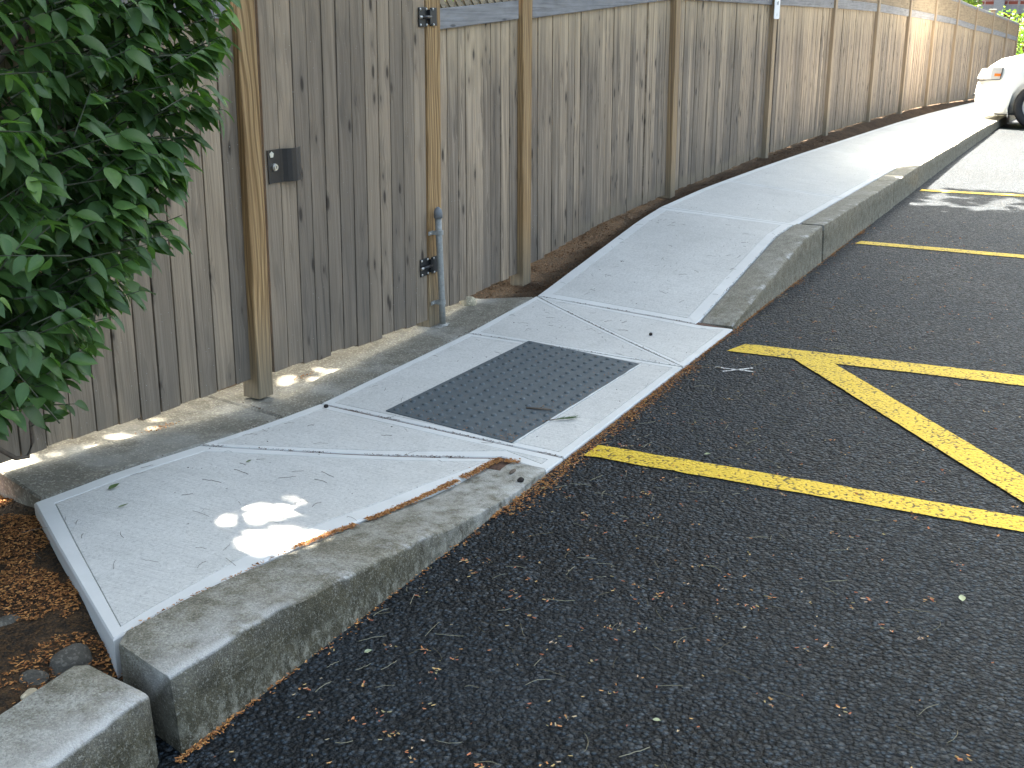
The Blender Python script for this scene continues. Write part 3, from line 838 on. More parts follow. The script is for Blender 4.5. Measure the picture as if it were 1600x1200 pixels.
# left run
orgL = (-.755, 1.38, FB(-.745))
fenceL = empty('board_fence', orgL)
tag(fenceL, 'short run of weathered board fence behind the green shrub', 'fence')
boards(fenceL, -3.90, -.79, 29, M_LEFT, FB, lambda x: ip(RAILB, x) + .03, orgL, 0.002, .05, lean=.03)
strut(fenceL, 'rail', -3.9, -.80, ip(RAILB, -3.9), ip(RAILB, -.8), .11, YR, .022, M_RAIL, orgL)
strut(fenceL, 'back_rail', -3.9, -.80, .55, .52, .09, YB + .022, .04, M_RAIL, orgL)
post(fenceL, -.760, .090, ip(ZF, -.745) - .002, 2.12, orgL, lean=.034, twist=-.30)
post(fenceL, -3.35, .09, .1, 2.1, orgL, yo=.075)

# gate
orgG = (.57, 1.40, .10)
gate = empty('gate', orgG)
tag(gate, 'tall weathered plank gate with black lock plate and two hinges', 'gate')
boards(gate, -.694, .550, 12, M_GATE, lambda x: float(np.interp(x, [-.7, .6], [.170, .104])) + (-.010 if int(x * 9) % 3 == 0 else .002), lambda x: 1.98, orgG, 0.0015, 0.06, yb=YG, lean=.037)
for z in (.42, 1.05, 1.78): strut(gate, 'back_rail', -.69 + .037 * z, .535 + .037 * z, z, z, .09, YG + .022, .04, M_RAIL, orgG)
def hinge(zc, xh):
    bm = bmesh.new(); yb = YG - .002 - orgG[1]
    x0 = xh - orgG[0]; z = zc - orgG[2]
    add_box(bm, x0 - .062, x0 + .018, yb - .005, yb, z - .045, z + .045, .0015)
    hp = bm_obj('hinge', bm, M_BLACK, gate)
    bm = bmesh.new()
    add_box(bm, x0 + .016, x0 + .030, yb - .020, yb + .002, z - .034, z + .034, .0015)
    add_box(bm, x0 + .030, x0 + .086, YPOST - .008 - orgG[1], YPOST - .003 - orgG[1], z - .043, z + .043, .0015)
    bm_obj('hinge_leaf', bm, M_BLACK, hp)
    bm = bmesh.new()
    add_tube(bm, [(x0 - .050, yb - .014, z), (x0 + .030, yb - .014, z)], .009, 10)
    bm_obj('hinge_pin', bm, M_BLACK, hp, True)
    bm = bmesh.new()
    add_tube(bm, [(x0 - .068, yb - .014, z), (x0 - .050, yb - .014, z)], .0075, 10)
    bm_obj('pin_end', bm, M_SCREW, hp, True)
    for sx, sz, yy in ((-.05, .036, yb), (-.05, -.036, yb), (.006, .036, yb), (.006, -.036, yb), (.045, .036, YPOST - .006 - orgG[1]), (.045, -.036, YPOST - .008 - orgG[1])):
        bm = bmesh.new()
        bmesh.ops.create_uvsphere(bm, u_segments=8, v_segments=5, radius=.0065, matrix=Matrix.Translation((x0 + sx, yy - .006, z + sz)) @ Matrix.Diagonal((1, .6, 1, 1)))
        bm_obj('screw', bm, M_SCREW, hp, True)
hinge(1.615, .600); hinge(.395, .548)
# lock plate
bm = bmesh.new()
yb = YG - .004 - orgG[1]; x0 = -.645 - orgG[0]; x1 = -.459 - orgG[0]; z0 = .968 - orgG[2]; z1 = 1.104 - orgG[2]
prof = [(0, 0), (.075, 0), (.088, -.004), (.100, -.020), (.115, -.032), (.140, -.036), (.165, -.032), (.189, -.020)]
rows = []
for zz in (z0, z1):
    rows.append([bm.verts.new((x0 + px_, yb - .004 + py_, zz)) for px_, py_ in prof])
    rows.append([bm.verts.new((x0 + px_, yb + py_, zz)) for px_, py_ in prof])
f0, b0, f1, b1 = rows
for k in range(len(prof) - 1):
    bm.faces.new((f0[k], f0[k + 1], f1[k + 1], f1[k])); bm.faces.new((b0[k], b1[k], b1[k + 1], b0[k + 1]))
    bm.faces.new((f0[k], b0[k], b0[k + 1], f0[k + 1])); bm.faces.new((f1[k], f1[k + 1], b1[k + 1], b1[k]))
for k in (0, -1): bm.faces.new((f0[k], f1[k], b1[k], b0[k]))
lockp = bm_obj('lock_plate', bm, M_BRONZE, gate)
cx, cz = x0 + .036, z1 - .071
bm = bmesh.new(); add_tube(bm, [(cx, yb - .003, cz), (cx, yb - .012, cz)], [.0165, .0150], 20); add_tube(bm, [(cx, yb - .012, cz), (cx, yb - .017, cz)], [.0122, .0118], 20)
bm_obj('lock_cylinder', bm, M_CHROME, lockp)
bm = bmesh.new(); add_box(bm, cx - .0012, cx + .0012, yb - .0178, yb - .0165, cz - .005, cz + .005); add_tube(bm, [(cx, yb - .0165, cz + .003), (cx, yb - .0179, cz + .003)], .0024, 10)
bm_obj('keyhole', bm, M_KEYHOLE, lockp)
bm = bmesh.new()
pc = [(cx - .012 + .0135 * math.cos(a), cz + .052 + .0135 * math.sin(a)) for a in [math.radians(90 + 72 * k) for k in range(5)]]
lo = [bm.verts.new((x, yb - .0042, z)) for x, z in pc]; hi = [bm.verts.new((x, yb - .0062, z)) for x, z in pc]
bm.faces.new(hi)
for k in range(5): bm.faces.new((lo[k], lo[(k + 1) % 5], hi[(k + 1) % 5], hi[k]))
bm_obj('sticker', bm, M_STICK, lockp)

# right run
orgR = (.615, 1.38, ip(ZF, .615))
fenceR = empty('board_fence', orgR)
tag(fenceR, 'long weathered board fence with lattice top running beside the sidewalk', 'fence')
PX = [.615, 1.665, 4.165, 6.78, 9.25, 11.67, 14.03, 16.44, 18.9, 21.4, 23.9, 26.4, 28.9]
for i, x in enumerate(PX):
    zb = FB(x) - .03 if i > 1 else (ip(ZF, x) - .01)
    top = ip(RAILB, x) + (.50 if i in (8, 10) else .43)
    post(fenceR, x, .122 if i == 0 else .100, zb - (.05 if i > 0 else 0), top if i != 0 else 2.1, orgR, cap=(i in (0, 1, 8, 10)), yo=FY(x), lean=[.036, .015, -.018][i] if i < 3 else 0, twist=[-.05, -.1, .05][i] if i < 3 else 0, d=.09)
for i, (a, b) in enumerate(zip(PX[:-1], PX[1:])):
    nb = int(round((b - a) / .1035))
    nb = {0: 10}.get(i, nb)
    boards(fenceR, a + .045, b - .045, nb, M_BOARD, FB, lambda x: ip(RAILB, x) + .03, orgR, 0.003, 0.22, lean=.02 if i == 0 else 0)
    strut(fenceR, 'rail', a + .055, b - .052, ip(RAILB, a), ip(RAILB, b), .100, YR, .024, M_RAIL, orgR)
    strut(fenceR, 'rail', a + .055, b - .052, ip(RAILB, a) + .385, ip(RAILB, b) + .385, .05, YR - .004, .03, M_RAIL, orgR)
    strut(fenceR, 'back_rail', a + .05, b - .05, FB(a) + .35, FB(b) + .35, .09, YB + .023, .04, M_RAIL, orgR)
    lattice(fenceR, a + .046, b - .046, orgR, i == 0)

# ------------------------------------------------------------------ pipe, sign, rocks
pxy = (.605, 1.315); pz0 = Hs(.6, 1.3)
pipe = empty('steel_pipe', (pxy[0], pxy[1], pz0))
tag(pipe, 'grey galvanised pipe strapped upright to the right gate post', 'pipe')
bm = bmesh.new()
add_tube(bm, [(0.012, 0, 0.0), (0.010, 0, .15), (.004, .002, .40), (0, .004, .585)], .0170, 16)
bm_obj('tube', bm, M_GALV, pipe, True)
bm = bmesh.new()
add_tube(bm, [(0, .004, .57), (0, .004, .598), (0, .004, .612), (0, .004, .622), (0, .004, .627)], [.0225, .0225, .019, .011, .003], 16)
bm_obj('pipe_cap', bm, M_GREYCAP, pipe, True)
for z, xo in ((.495, .002), (.128, .010)):
    bm = bmesh.new()
    add_tube(bm, [(xo, .002, z - .011), (xo, .002, z + .011)], .0225, 16)
    add_box(bm, xo - .058, xo - .015, .028, .032, z - .010, z + .010, .001)
    add_box(bm, xo - .022, xo - .014, .0, .032, z - .010, z + .010, .001)
    b_ = bm_obj('strap', bm, M_GALV, pipe)
    bm = bmesh.new()
    bmesh.ops.create_uvsphere(bm, u_segments=8, v_segments=5, radius=.006, matrix=Matrix.Translation((xo - .048, .026, z)))
    bm_obj('bolt', bm, M_SCREW, b_, True)
bm = bmesh.new()
add_box(bm, -.050, .064, -.016, .018, 0.0, .004, .001)
add_tube(bm, [(.012, 0, .003), (.012, 0, .012)], [.030, .020], 16)
bm_obj('foot_plate', bm, M_GALV, pipe)

sgn = empty('sign', (6.78, YPOST - .004, 1.56))
tag(sgn, 'white rectangular sign on a fence post at the top edge', 'sign')
bm = bmesh.new(); add_box(bm, -.088, .088, -.006, 0, 0, .33)
es = [e for e in bm.edges if abs(e.verts[0].co.y - e.verts[1].co.y) > .004]
bmesh.ops.bevel(bm, geom=es, offset=.022, segments=4, affect='EDGES', profile=.5)
bm_obj('sign_plate', bm, M_WHITE, sgn)
bm = bmesh.new()
for k, (a, w, hh) in enumerate(((-.024, .016, .028), (-.004, .014, .030), (.014, .014, .034), (.032, .012, .036))):
    add_box(bm, a, a + w, -.0075, -.0062, .124 + .005 * (k % 2), .124 + hh)
add_box(bm, -.004, .002, -.0075, -.0062, .026, .050)
bm_obj('print', bm, M_GREYTEXT, sgn)

def rock(name, loc, size, mat, label, seed, grp=None):
    bm = bmesh.new()
    bmesh.ops.create_icosphere(bm, subdivisions=3, radius=1.0)
    for v in bm.verts:
        p = v.co.copy()
        k = 1 + .22 * nz(p.x * 1.2 + seed, p.y * 1.2, p.z * 1.2) + .07 * nz(p.x * 4 + seed, p.y * 4, p.z * 4)
        v.co = Vector((p.x * size[0], p.y * size[1], max(p.z, -.55) * size[2])) * k
    o = bm_obj(name, bm, mat, smooth=True, loc=loc)
    return tag(o, label, 'rock', grp)
rock('rock', (1.03, 1.40, Hs(1.03, 1.4) + .012), (.040, .05, .038), M_TANROCK, 'small rounded tan rock lying under the fence boards', 2.2)
rock('rock', (-2.685, .385, .115), (.065, .045, .042), M_ROCK, 'dark grey rock wedged against the near kerb stone', 5.1)
rock('rock', (-2.79, .40, .105), (.045, .04, .04), M_ROCK, 'smaller dark rock left of the wedged kerb rock', 8.3)
rock('rock', (-2.86, .315, .15), (.022, .014, .012), M_TANROCK, 'pale pebble on the mulch by the near kerb stone', 3.3)
rock('rock', (-2.66, .66, .13), (.055, .03, .022), M_ROCK, 'flat grey stone half buried in brown mulch', 1.3)

# ------------------------------------------------------------------ where the sun finds gaps in the leaves
S = np.array(SDIR)
def ground_hit(p, z=.13): return p[:, :2] - S[None, :2] * ((p[:, 2] - z) / S[2])[:, None]
HOLES = [(-1.95, .335, .12, .055, .97), (-1.78, .52, .13, .035, .80), (-1.82, .44, .27, .20, .58), (-1.60, .40, .08, .02, .5), (-1.55, 1.45, .42, .14, .80), (-.38, 1.44, .30, .12, .75), (-2.585, .60, .05, .035, 1), (-2.40, .55, .02, .01, .8), (-2.05, 1.46, .16, .14, .85)]

# ------------------------------------------------------------------ shrub
def leaf_geom(L, W, curl, fold, rnd, ns=6):
    """leaf along +x, midrib at y=0, up +z; returns verts, faces, rnd, vein"""
    V = []; F = []; A = []; Vn = []
    for i in range(ns + 1):
        s = i / ns
        w = W * (math.sin(math.pi * min(1, s * 1.02) ** .82) ** .85 if 0 < s < 1 else 0.02) * .5
        zc = -curl * L * s * s
        for q in (-1, 0, 1):
            V.append((L * s, q * w, zc + abs(q) * fold * w + (0.04 * w * math.sin(s * 9) if q else 0)))
            A.append(rnd); Vn.append(1.0 if q == 0 else 0.0)
    for i in range(ns):
        for q in (0, 1):
            a = i * 3 + q
            F.append((a, a + 3, a + 4, a + 1))
    return V, F, A, Vn
shrub = empty('shrub', (-2.3, 1.05, .12))
tag(shrub, 'leafy dark green shrub hanging in front of the fence', 'shrub')
so = Vector(shrub.location)
variants = []
for k in range(10):
    rv = [0.05, .15, .25, .3, .4, .45, .55, .6, .75, .95][k]
    V, F, A, Vn = leaf_geom(0.075, 0.041, random.uniform(.12, .4), random.uniform(.15, .5), rv)
    variants.append(mesh_from('leaf', V, F, M_LEAF, smooth=True, attrs={'rnd': A, 'vein': Vn}))
base_geo = [(np.array([v.co[:] for v in me.vertices]), [tuple(p.vertices) for p in me.polygons], rv) for me, rv in zip(variants, [0.05, .15, .25, .3, .4, .45, .55, .6, .75, .95])]
XR = lambda z: float(np.interp(z, [.45, .6, .75, .9, 1.1, 1.35, 1.6, 1.9, 2.3, 2.7], [-2.25, -2.08, -1.86, -1.60, -1.43, -1.24, -1.20, -1.22, -1.45, -2.0]))
leaves = []; twigs = []
rs = random.Random(21)
def add_twig(p0, p1, n, droop=0.35, size=1.0):
    p0 = Vector(p0); p1 = Vector(p1); dv = (p1 - p0); dd = dv.normalized()
    twigs.append((p0, p1))
    for k in range(n):
        s = .25 + .75 * k / max(1, n - 1)
        p = p0.lerp(p1, s)
        side = Vector((-dd.y, dd.x, 0))
        if side.length < .1: side = Vector((1, 0, 0))
        side = side.normalized() * (1 if k % 2 else -1)
        ld = (dd * rs.uniform(.5, 1.1) + side * rs.uniform(.2, .95) + Vector((rs.uniform(-.1, .35), rs.uniform(-.3, .1), -droop * rs.uniform(.4, 1.7)))).normalized()
        up = (Vector((rs.uniform(-.3, .45), rs.uniform(-.9, -.05), rs.uniform(.5, 1.1)))).normalized()
        yv = up.cross(ld).normalized(); zv = ld.cross(yv)
        sc_ = size * rs.uniform(.7, 1.3)
        R = Matrix(((ld.x, yv.x, zv.x), (ld.y, yv.y, zv.y), (ld.z, yv.z, zv.z)))
        young = s > .85 and rs.random() < .25
        vi = rs.choice((8, 9)) if young else rs.choice((0, 1, 2, 3, 4, 5, 6, 7))
        leaves.append((p, R, sc_ * (.8 if young else 1), vi))
cnt = 0
while cnt < 1150:
    z = rs.uniform(.62, 2.45); yy = rs.uniform(.72, 1.36)
    xr = XR(z) - .55 * ((yy - 1.15) / .5) ** 2
    x = xr - abs(rs.gauss(0, .55)) + .02
    if x < -3.3: continue
    edgeness = x > xr - .22
    p1 = Vector((x, yy, z)) 
    if not edgeness and rs.random() < .35 and yy > .95: continue
    out = Vector((1.0 if edgeness else rs.uniform(-.4, .8), rs.uniform(-1, .1), rs.uniform(-.1, .5))).normalized()
    ln = rs.uniform(.14, .28)
    p0 = p1 - out * ln
    add_twig(p0, p1, rs.randint(6, 10), .8)
    cnt += 1
# the low bare limb with its tuft
limb = [(-2.5, 1.12, .52), (-2.34, 1.14, .44), (-2.224, 1.15, .385), (-2.174, 1.15, .338), (-2.130, 1.15, .328), (-2.106, 1.15, .372), (-2.104, 1.15, .433), (-2.07, 1.15, .484), (-2.0, 1.14, .53)]
for a, b, n_, s_ in (((-2.11, 1.15, .42), (-2.06, 1.10, .45), 4, .75), ((-2.08, 1.15, .48), (-1.99, 1.08, .47), 4, .8), ((-2.12, 1.14, .50), (-2.06, 1.05, .58), 8, 1.1), ((-2.18, 1.12, .55), (-2.02, 1.02, .62), 8, 1.15), ((-2.1, 1.12, .6), (-1.92, 1.05, .68), 8, 1.0), ((-2.3, 1.1, .6), (-2.1, 1.0, .68), 9, 1.0)):
    add_twig(a, b, n_, .5, s_)
def in_gap(p):
    gx_ = p.x - SDIR.x * (p.z - .15) / SDIR.z; gy_ = p.y - SDIR.y * (p.z - .15) / SDIR.z
    return any(((gx_ - hx) / (rx + .07)) ** 2 + ((gy_ - hy) / (ry + .07)) ** 2 < 1 for hx, hy, rx, ry, am in HOLES[:3])
leaves = [q for q in leaves if not in_gap(q[0] + q[1].col[0] * .035)]
camv = CAM
inview = []
for i, (p, R, s, vi) in enumerate(leaves):
    dcam = (p - camv).length
    inview.append((dcam / s + (0 if p.z < 1.62 and p.x > -2.6 else 9), i))
inview.sort()
near = {i for _, i in inview[:300]}
VV = []; FF = []; RR = []; VN = []
off = 0
for i, (p, R, s, vi) in enumerate(leaves):
    if i in near:
        o = obj('leaf', variants[vi], shrub)
        M = R.to_4x4(); M = Matrix.Translation(p - so) @ M @ Matrix.Diagonal((s, s * rs.uniform(.85, 1.2), s, 1))
        o.matrix_local = M
    else:
        bv, bf, rv = base_geo[vi]
        w = (bv * s) @ np.array(R.transposed()) + np.array(p - so)
        VV.append(w); FF += [tuple(q + off for q in f) for f in bf]; RR += [min(1, max(0, rv + rs.uniform(-.06, .06)))] * len(bv); VN += [1.0 if k % 3 == 1 else 0.0 for k in range(len(bv))]
        off += len(bv)
o = obj('foliage', mesh_from('foliage', np.concatenate(VV), FF, M_LEAF, smooth=True, attrs={'rnd': RR, 'vein': VN}), shrub)
o['kind'] = 'stuff'
bm = bmesh.new()
for p0, p1 in twigs:
    if not in_gap(p1) and not in_gap(p0.lerp(p1, .6)): add_tube(bm, [p0 - so, p0.lerp(p1, .5) - so, p1 - so], [.0024, .0019, .0010], 4, False)
o = bm_obj('twigs', bm, M_TWIG, shrub); o['kind'] = 'stuff'
bm = bmesh.new(); add_tube(bm, [Vector(p) - so for p in limb], [.010, .009, .008, .0075, .007, .0065, .006, .005, .003], 8)
bm_obj('branch', bm, M_BARK, shrub, True)
for pts in ([(-2.95, 1.0, .1), (-2.8, 1.0, .7), (-2.4, 1.02, 1.3), (-1.9, 1.05, 1.7), (-1.5, 1.08, 1.95)], [(-2.98, 1.05, .1), (-2.7, 1.1, .55), (-2.3, 1.1, .85), (-1.8, 1.1, 1.0), (-1.55, 1.1, 1.05)], [(-3.0, .95, .1), (-2.95, .9, .9), (-2.6, .9, 1.6), (-2.2, .95, 2.2)], [(-2.9, 1.1, .12), (-2.6, 1.14, .42), (-2.35, 1.12, .60), (-2.1, 1.1, .70)]):
    bm = bmesh.new(); add_tube(bm, [Vector(p) - so for p in pts], list(np.linspace(.018, .005, len(pts))), 8)
    bm_obj('branch', bm, M_BARK, shrub, True)

# ------------------------------------------------------------------ litter (stuff)
def flakes(name, pts, mat, size, parent=None, kind='stuff', lift=.002, rnds=None, tilt=.5):
    """curled two-face scales, one mesh"""
    n = len(pts)
    V = np.zeros((n * 6, 3)); R = np.zeros(n * 6); F = []
    g = random.Random(len(pts) + int(size * 1e5))
    for i, (x, y, z) in enumerate(pts):
        a = g.uniform(0, 6.28); s = size * g.uniform(.5, 1.4); w = s * g.uniform(.3, .6)
        ca, sa = math.cos(a), math.sin(a); cu = g.uniform(.1, .6) * w; tl = g.uniform(-tilt, tilt) * s
        loc = [(-s / 2, -w / 2, cu), (-s / 2 * .3, 0, 0), (-s / 2, w / 2, cu), (s / 2, -w / 2 * .6, cu + tl * .3), (s / 2 * 1.15, 0, tl * .4), (s / 2, w / 2 * .6, cu + tl * .3)]
        for k, (u, v, q) in enumerate(loc):
            V[i * 6 + k] = (x + ca * u - sa * v, y + sa * u + ca * v, z + lift + abs(q))
        R[i * 6:i * 6 + 6] = g.random() if rnds is None else rnds[i]
        b = i * 6
        F += [(b, b + 1, b + 4, b + 3), (b + 1, b + 2, b + 5, b + 4)]
    o = obj(name, mesh_from(name, V, F, mat, attrs={'rnd': R}), parent)
    tag(o, kind=kind)
    return o
def needles(name, specs, mat, rad=.0006):
    """curved thin needles: (x, y, zfunc, length, angle, bend)"""
    V = []; F = []; R = []
    g = random.Random(77)
    for (x, y, zf, L, a, bend) in specs:
        r = g.random(); n = 6; b0 = len(V); rr = rad * g.uniform(.7, 1.3)
        px_, py_ = x, y; ang = a
        for k in range(n + 1):
            z = zf(px_, py_) + rr + .0012 + .003 * math.sin(math.pi * k / n) * g.uniform(0, 1)
            nx, ny = -math.sin(ang), math.cos(ang)
            V += [(px_ - nx * rr, py_ - ny * rr, z), (px_ + nx * rr, py_ + ny * rr, z), (px_, py_, z + rr * 1.6)]
            R += [r] * 3
            px_ += math.cos(ang) * L / n; py_ += math.sin(ang) * L / n; ang += bend / n
        for k in range(n):
            p = b0 + 3 * k
            for q in range(3): F.append((p + q, p + (q + 1) % 3, p + 3 + (q + 1) % 3, p + 3 + q))
    o = obj(name, mesh_from(name, V, F, mat, attrs={'rnd': R}))
    tag(o, kind='stuff')
    return o
g = random.Random(99)
az0 = lambda x, y: ip(AZ, x)
# along the kerb foot
pts = []
for _ in range(11000):
    x = g.uniform(-2.75, 5.0)
    # clumps
    dens = .18 + max(0, nz(x * 2.6, 5.5)) * 1.6 + (1.3 if -1.25 < x < -.55 else 0) + (.8 if -.55 < x < .75 else 0) + (.35 if 1.3 < x < 2.2 else 0)
    if g.random() > dens * .62: continue
    wd = .012 + .045 * max(0, nz(x * 3.1, 8.1)) + (.05 if -1.2 < x < -.6 else (.035 if -.6 < x < .75 else 0))
    y = -.004 - abs(g.gauss(0, wd * .55))
    pts.append((x, y, ip(AZ, x) + g.uniform(0, .008) * (1 if y > -.03 else .3)))
flakes('kerb_litter', pts, M_LITTER, .0085)
# joint fillings
def joint(a, b, n, wd, h=0.004, fn=H):
    out = []
    a = Vector((*a, 0)); b = Vector((*b, 0)); q = (b - a).normalized(); q = Vector((-q.y, q.x, 0))
    for _ in range(n):
        s = g.random()
        if nz(s * 9 + a.x, a.y + 3.3) < -.28: continue
        p = a.lerp(b, s) + q * g.gauss(0, wd)
        out.append((p.x, p.y, fn(p.x, p.y) - h * g.random() + .001))
    return out
jp = []
jp += joint((-1.42, 1.13), (-.79, .2), 520, .0032)
jp += joint((-.69, 1.13), (-.66, 0), 420, .0028)
jp += joint((.555, 1.13), (.667, 0), 240, .002)
jp += joint((1.344, 1.13), (.667, 0), 520, .0030)
jp += joint((1.344, 1.13), (1.41, .16), 260, .0028)
jp += joint((1.41, .2), (3.3, .195), 320, .003)
jp += joint((-2.12, 1.132), (1.3, 1.132), 520, .0022)
jp += joint((-.93, 1.135), (-.86, 1.4), 120, .0035)
flakes('joint_litter', jp, M_MULCH, .0055)
kp = joint((-1.95, .262), (-1.2, .224), 2300, .0062, .001) + joint((-1.2, .224), (-.82, .200), 1500, .0080, -.002) + joint((-.83, .2), (-.80, .12), 300, .010, -.002) + joint((-2.6, .262), (-1.95, .262), 160, .004)
flakes('joint_scales', kp, M_LITTER, .0075)
# scattered on the asphalt, denser by the kerb, in small bunches
pts = []
for _ in range(820):
    y = -abs(g.gauss(0, 1.0)) - .02; x = g.uniform(-2.7, 5.5) if g.random() < .8 else g.uniform(-2.7, 0)
    if y < -2.6: continue
    m = 1 if g.random() < .6 else g.randint(2, 6)
    for _k in range(m):
        pts.append((x + g.gauss(0, .012), y + g.gauss(0, .012), ip(AZ, x) + .003))
flakes('asphalt_litter', pts, M_PALEBIT, .0098)
sp = []
for _ in range(260):
    y = -abs(g.gauss(0, .75)) - .02; x = g.uniform(-2.6, 2.5)
    sp.append((x, y, az0, g.uniform(.03, .085), g.uniform(0, 6.28), g.uniform(-1.1, 1.1)))
needles('fallen_needles', sp, M_NEEDLE, .0007)
sp = []
for _ in range(170):
    x = g.uniform(-2.4, 3.2); y = g.uniform(.1, 1.1)
    if x < -1.4 and y < .3: continue
    if -.7 < x < .7 and g.random() < .5: continue
    L = g.uniform(.015, .055) if x > -1 else g.uniform(.02, .075)
    sp.append((x, y, H, L, g.uniform(0, 6.28), g.uniform(-.8, .8)))
needles('slab_needles', sp, M_DNEEDLE, .0006)
# grit and crumbs on the slabs and domes
pts = []
for _ in range(700):
    x = g.uniform(-2.3, 6.5); y = g.uniform(.03, 1.1)
    if y < .25 and not (-.7 < x < 1.3): continue
    if x < -1.4 - (1.1 - y) * -.4 and g.random() < .6: continue
    pts.append((x, y, H(x, y)))
flakes('slab_grit', pts, M_GRIT, .0055, tilt=.9)
pts = []
for _ in range(420):
    a = g.uniform(0, 1.2); b = g.uniform(0, .6)
    if g.random() < .4: b = abs(g.gauss(0, .06)); 
    if g.random() < .35: a = abs(g.gauss(0, .05))
    x, y = tp(a, b); pts.append((x, y, H(x, y) + .004))
flakes('plate_litter', pts, M_LITTER, .005)
# mulch on the soil, left bed and the strip by the fence
pts = []
for _ in range(30000):
    x = -1.95 - abs(g.gauss(0, .55)); y = g.uniform(.22, 1.55)
    if x > -1.95 - .51 * (1.41 - min(max(y, .2), 1.41)): continue
    if nz(x * 5, y * 5, 2.0) + .25 * nz(x * 16, y * 16, 4.) < -.12: continue
    pts.append((x, y, gz(x, y) + g.uniform(0, .006)))
flakes('bed_mulch', pts, M_BEDMULCH, .0095)
pts = []
for _ in range(14000):
    x = 1.2 + (g.random() ** 1.6) * 8; y = g.uniform(1.135, 1.6)
    if nz(x * 4, y * 4, 6.0) < -.05 and g.random() < .85: continue
    pts.append((x, y, gz(x, y) + g.uniform(0, .006)))
flakes('fence_mulch', pts, M_MULCH, .011)
pts = [(g.gauss(-1.34, .05), 1.40 + g.gauss(0, .012), 0) for _ in range(90)] + [(g.gauss(-.43, .04), 1.42 + g.gauss(0, .015), 0) for _ in range(50)]
flakes('footing_litter', [(x, y, Hs(x, y)) for x, y, _ in pts], M_LITTER, .008)

# ------------------------------------------------------------------ single leaves, sprig, bark
def single_leaf(name, loc, ang, L, W, mat, label, rnd, tilt=.15, cat='leaf', grp=None):
    V, F, A, Vn = leaf_geom(L, W, -.15, .35, rnd)
    me = mesh_from(name, V, F, mat, smooth=True, attrs={'rnd': A, 'vein': Vn})
    o = obj(name, me, None, loc)
    o.rotation_euler = (random.uniform(-.1, .2), -tilt * .3, ang)
    return tag(o, label, cat, grp)
single_leaf('fallen_leaf', (-1.95, 1.02, H(-1.95, 1.02) + .004), -.2, .042, .022, M_GRNLEAF, 'green curled leaf on the near slab by the footing strip', .15)
single_leaf('fallen_leaf', (-2.04, .885, H(-2.04, .885) + .003), -.6, .034, .012, M_GRNLEAF, 'thin yellow green leaf lying mid near slab', .6)
single_leaf('fallen_leaf', (-1.45, .88, H(-1.45, .88) + .003), -.5, .022, .010, M_GRNLEAF, 'tiny green leaf beside the diagonal flare joint', .2)
single_leaf('fallen_leaf', (-2.16, -.118, .006), -.9, .022, .014, M_GRNLEAF, 'pale cream petal on asphalt below the long kerb stone', 1.0)
single_leaf('fallen_leaf', (-.36, -.455, .006), -1.5, .026, .016, M_GRNLEAF, 'pale round leaf just beyond the nearest yellow stripe', .95)
single_leaf('fallen_leaf', (-1.13, -1.50, .006), .3, .030, .020, M_GRNLEAF, 'pale grey green leaf on dark asphalt at right', .85)
single_leaf('fallen_leaf', (-2.09, -.915, .006), -1.7, .022, .014, M_GRNLEAF, 'pale chip of leaf on asphalt near the bottom', .98)
spr = empty('pine_sprig', (-.36, .228, H(-.36, .228) + .004))
tag(spr, 'small green pine sprig lying across the plate edge', 'sprig')
bm = bmesh.new(); add_tube(bm, [(0, 0, .002), (.05, -.045, .004), (.085, -.085, .003)], [.0022, .0018, .0012], 6)
bm_obj('stem', bm, M_BARK, spr, True)
bm = bmesh.new()
for k in range(60):
    s = g.uniform(.35, 1); b = Vector((.085 * s, -.085 * s, .003)); a = -.76 + g.gauss(0, .42); L = g.uniform(.02, .038)
    add_tube(bm, [b, b + Vector((math.cos(a) * L, math.sin(a) * L, g.uniform(.0, .006)))], [.0011, .0005], 4, False)
o = bm_obj('needles', bm, M_GRNLEAF, spr); o['kind'] = 'stuff'
tw = empty('twig', (-.26, .29, H(-.26, .29) + .008)); tag(tw, 'short green brown twig on the tactile plate', 'twig')
bm = bmesh.new(); add_tube(bm, [(-.01, .075, .002), (.0, .03, .003), (.02, -.03, .001)], [.004, .0042, .0035], 8)
bm_obj('stem', bm, M_BARK, tw, True)
bm = bmesh.new(); add_tube(bm, [(.005, .02, .004), (.028, .006, .010)], [.0025, .0012], 6); bm_obj('side_shoot', bm, M_BARK, tw, True)
rock('bark_chip', (-.895, .10, zmain(-.895) + .006), (.022, .008, .006), M_BARK, 'purple brown bark chip on the low end of kerb', 4.4)['category'] = 'bark chip'
rock('clod', (-.955, .035, zmain(-.955) + .006), (.014, .012, .009), M_GRIT, 'crumbly dark soil clod at the low kerb end', 7.4)['category'] = 'clod'
rock('pine_cone_scale', (-.72, 1.075, H(-.72, 1.075) + .006), (.011, .009, .009), M_GRIT, 'dark nut on the slab joint beside the footing strip', 6.2)['category'] = 'nut'
rock('acorn', (1.06, .32, H(1.06, .32) + .006), (.011, .009, .009), M_GRIT, 'dark nut lying on the far flare slab', 3.9)['category'] = 'nut'

# ------------------------------------------------------------------ parked car
car = empty('parked_car', (15.2, -.0, ip(AZ, 14.8)))
car.rotation_euler = (0, 0, 0)
tag(car, 'white car parked nose in, overhanging the far sidewalk', 'car')
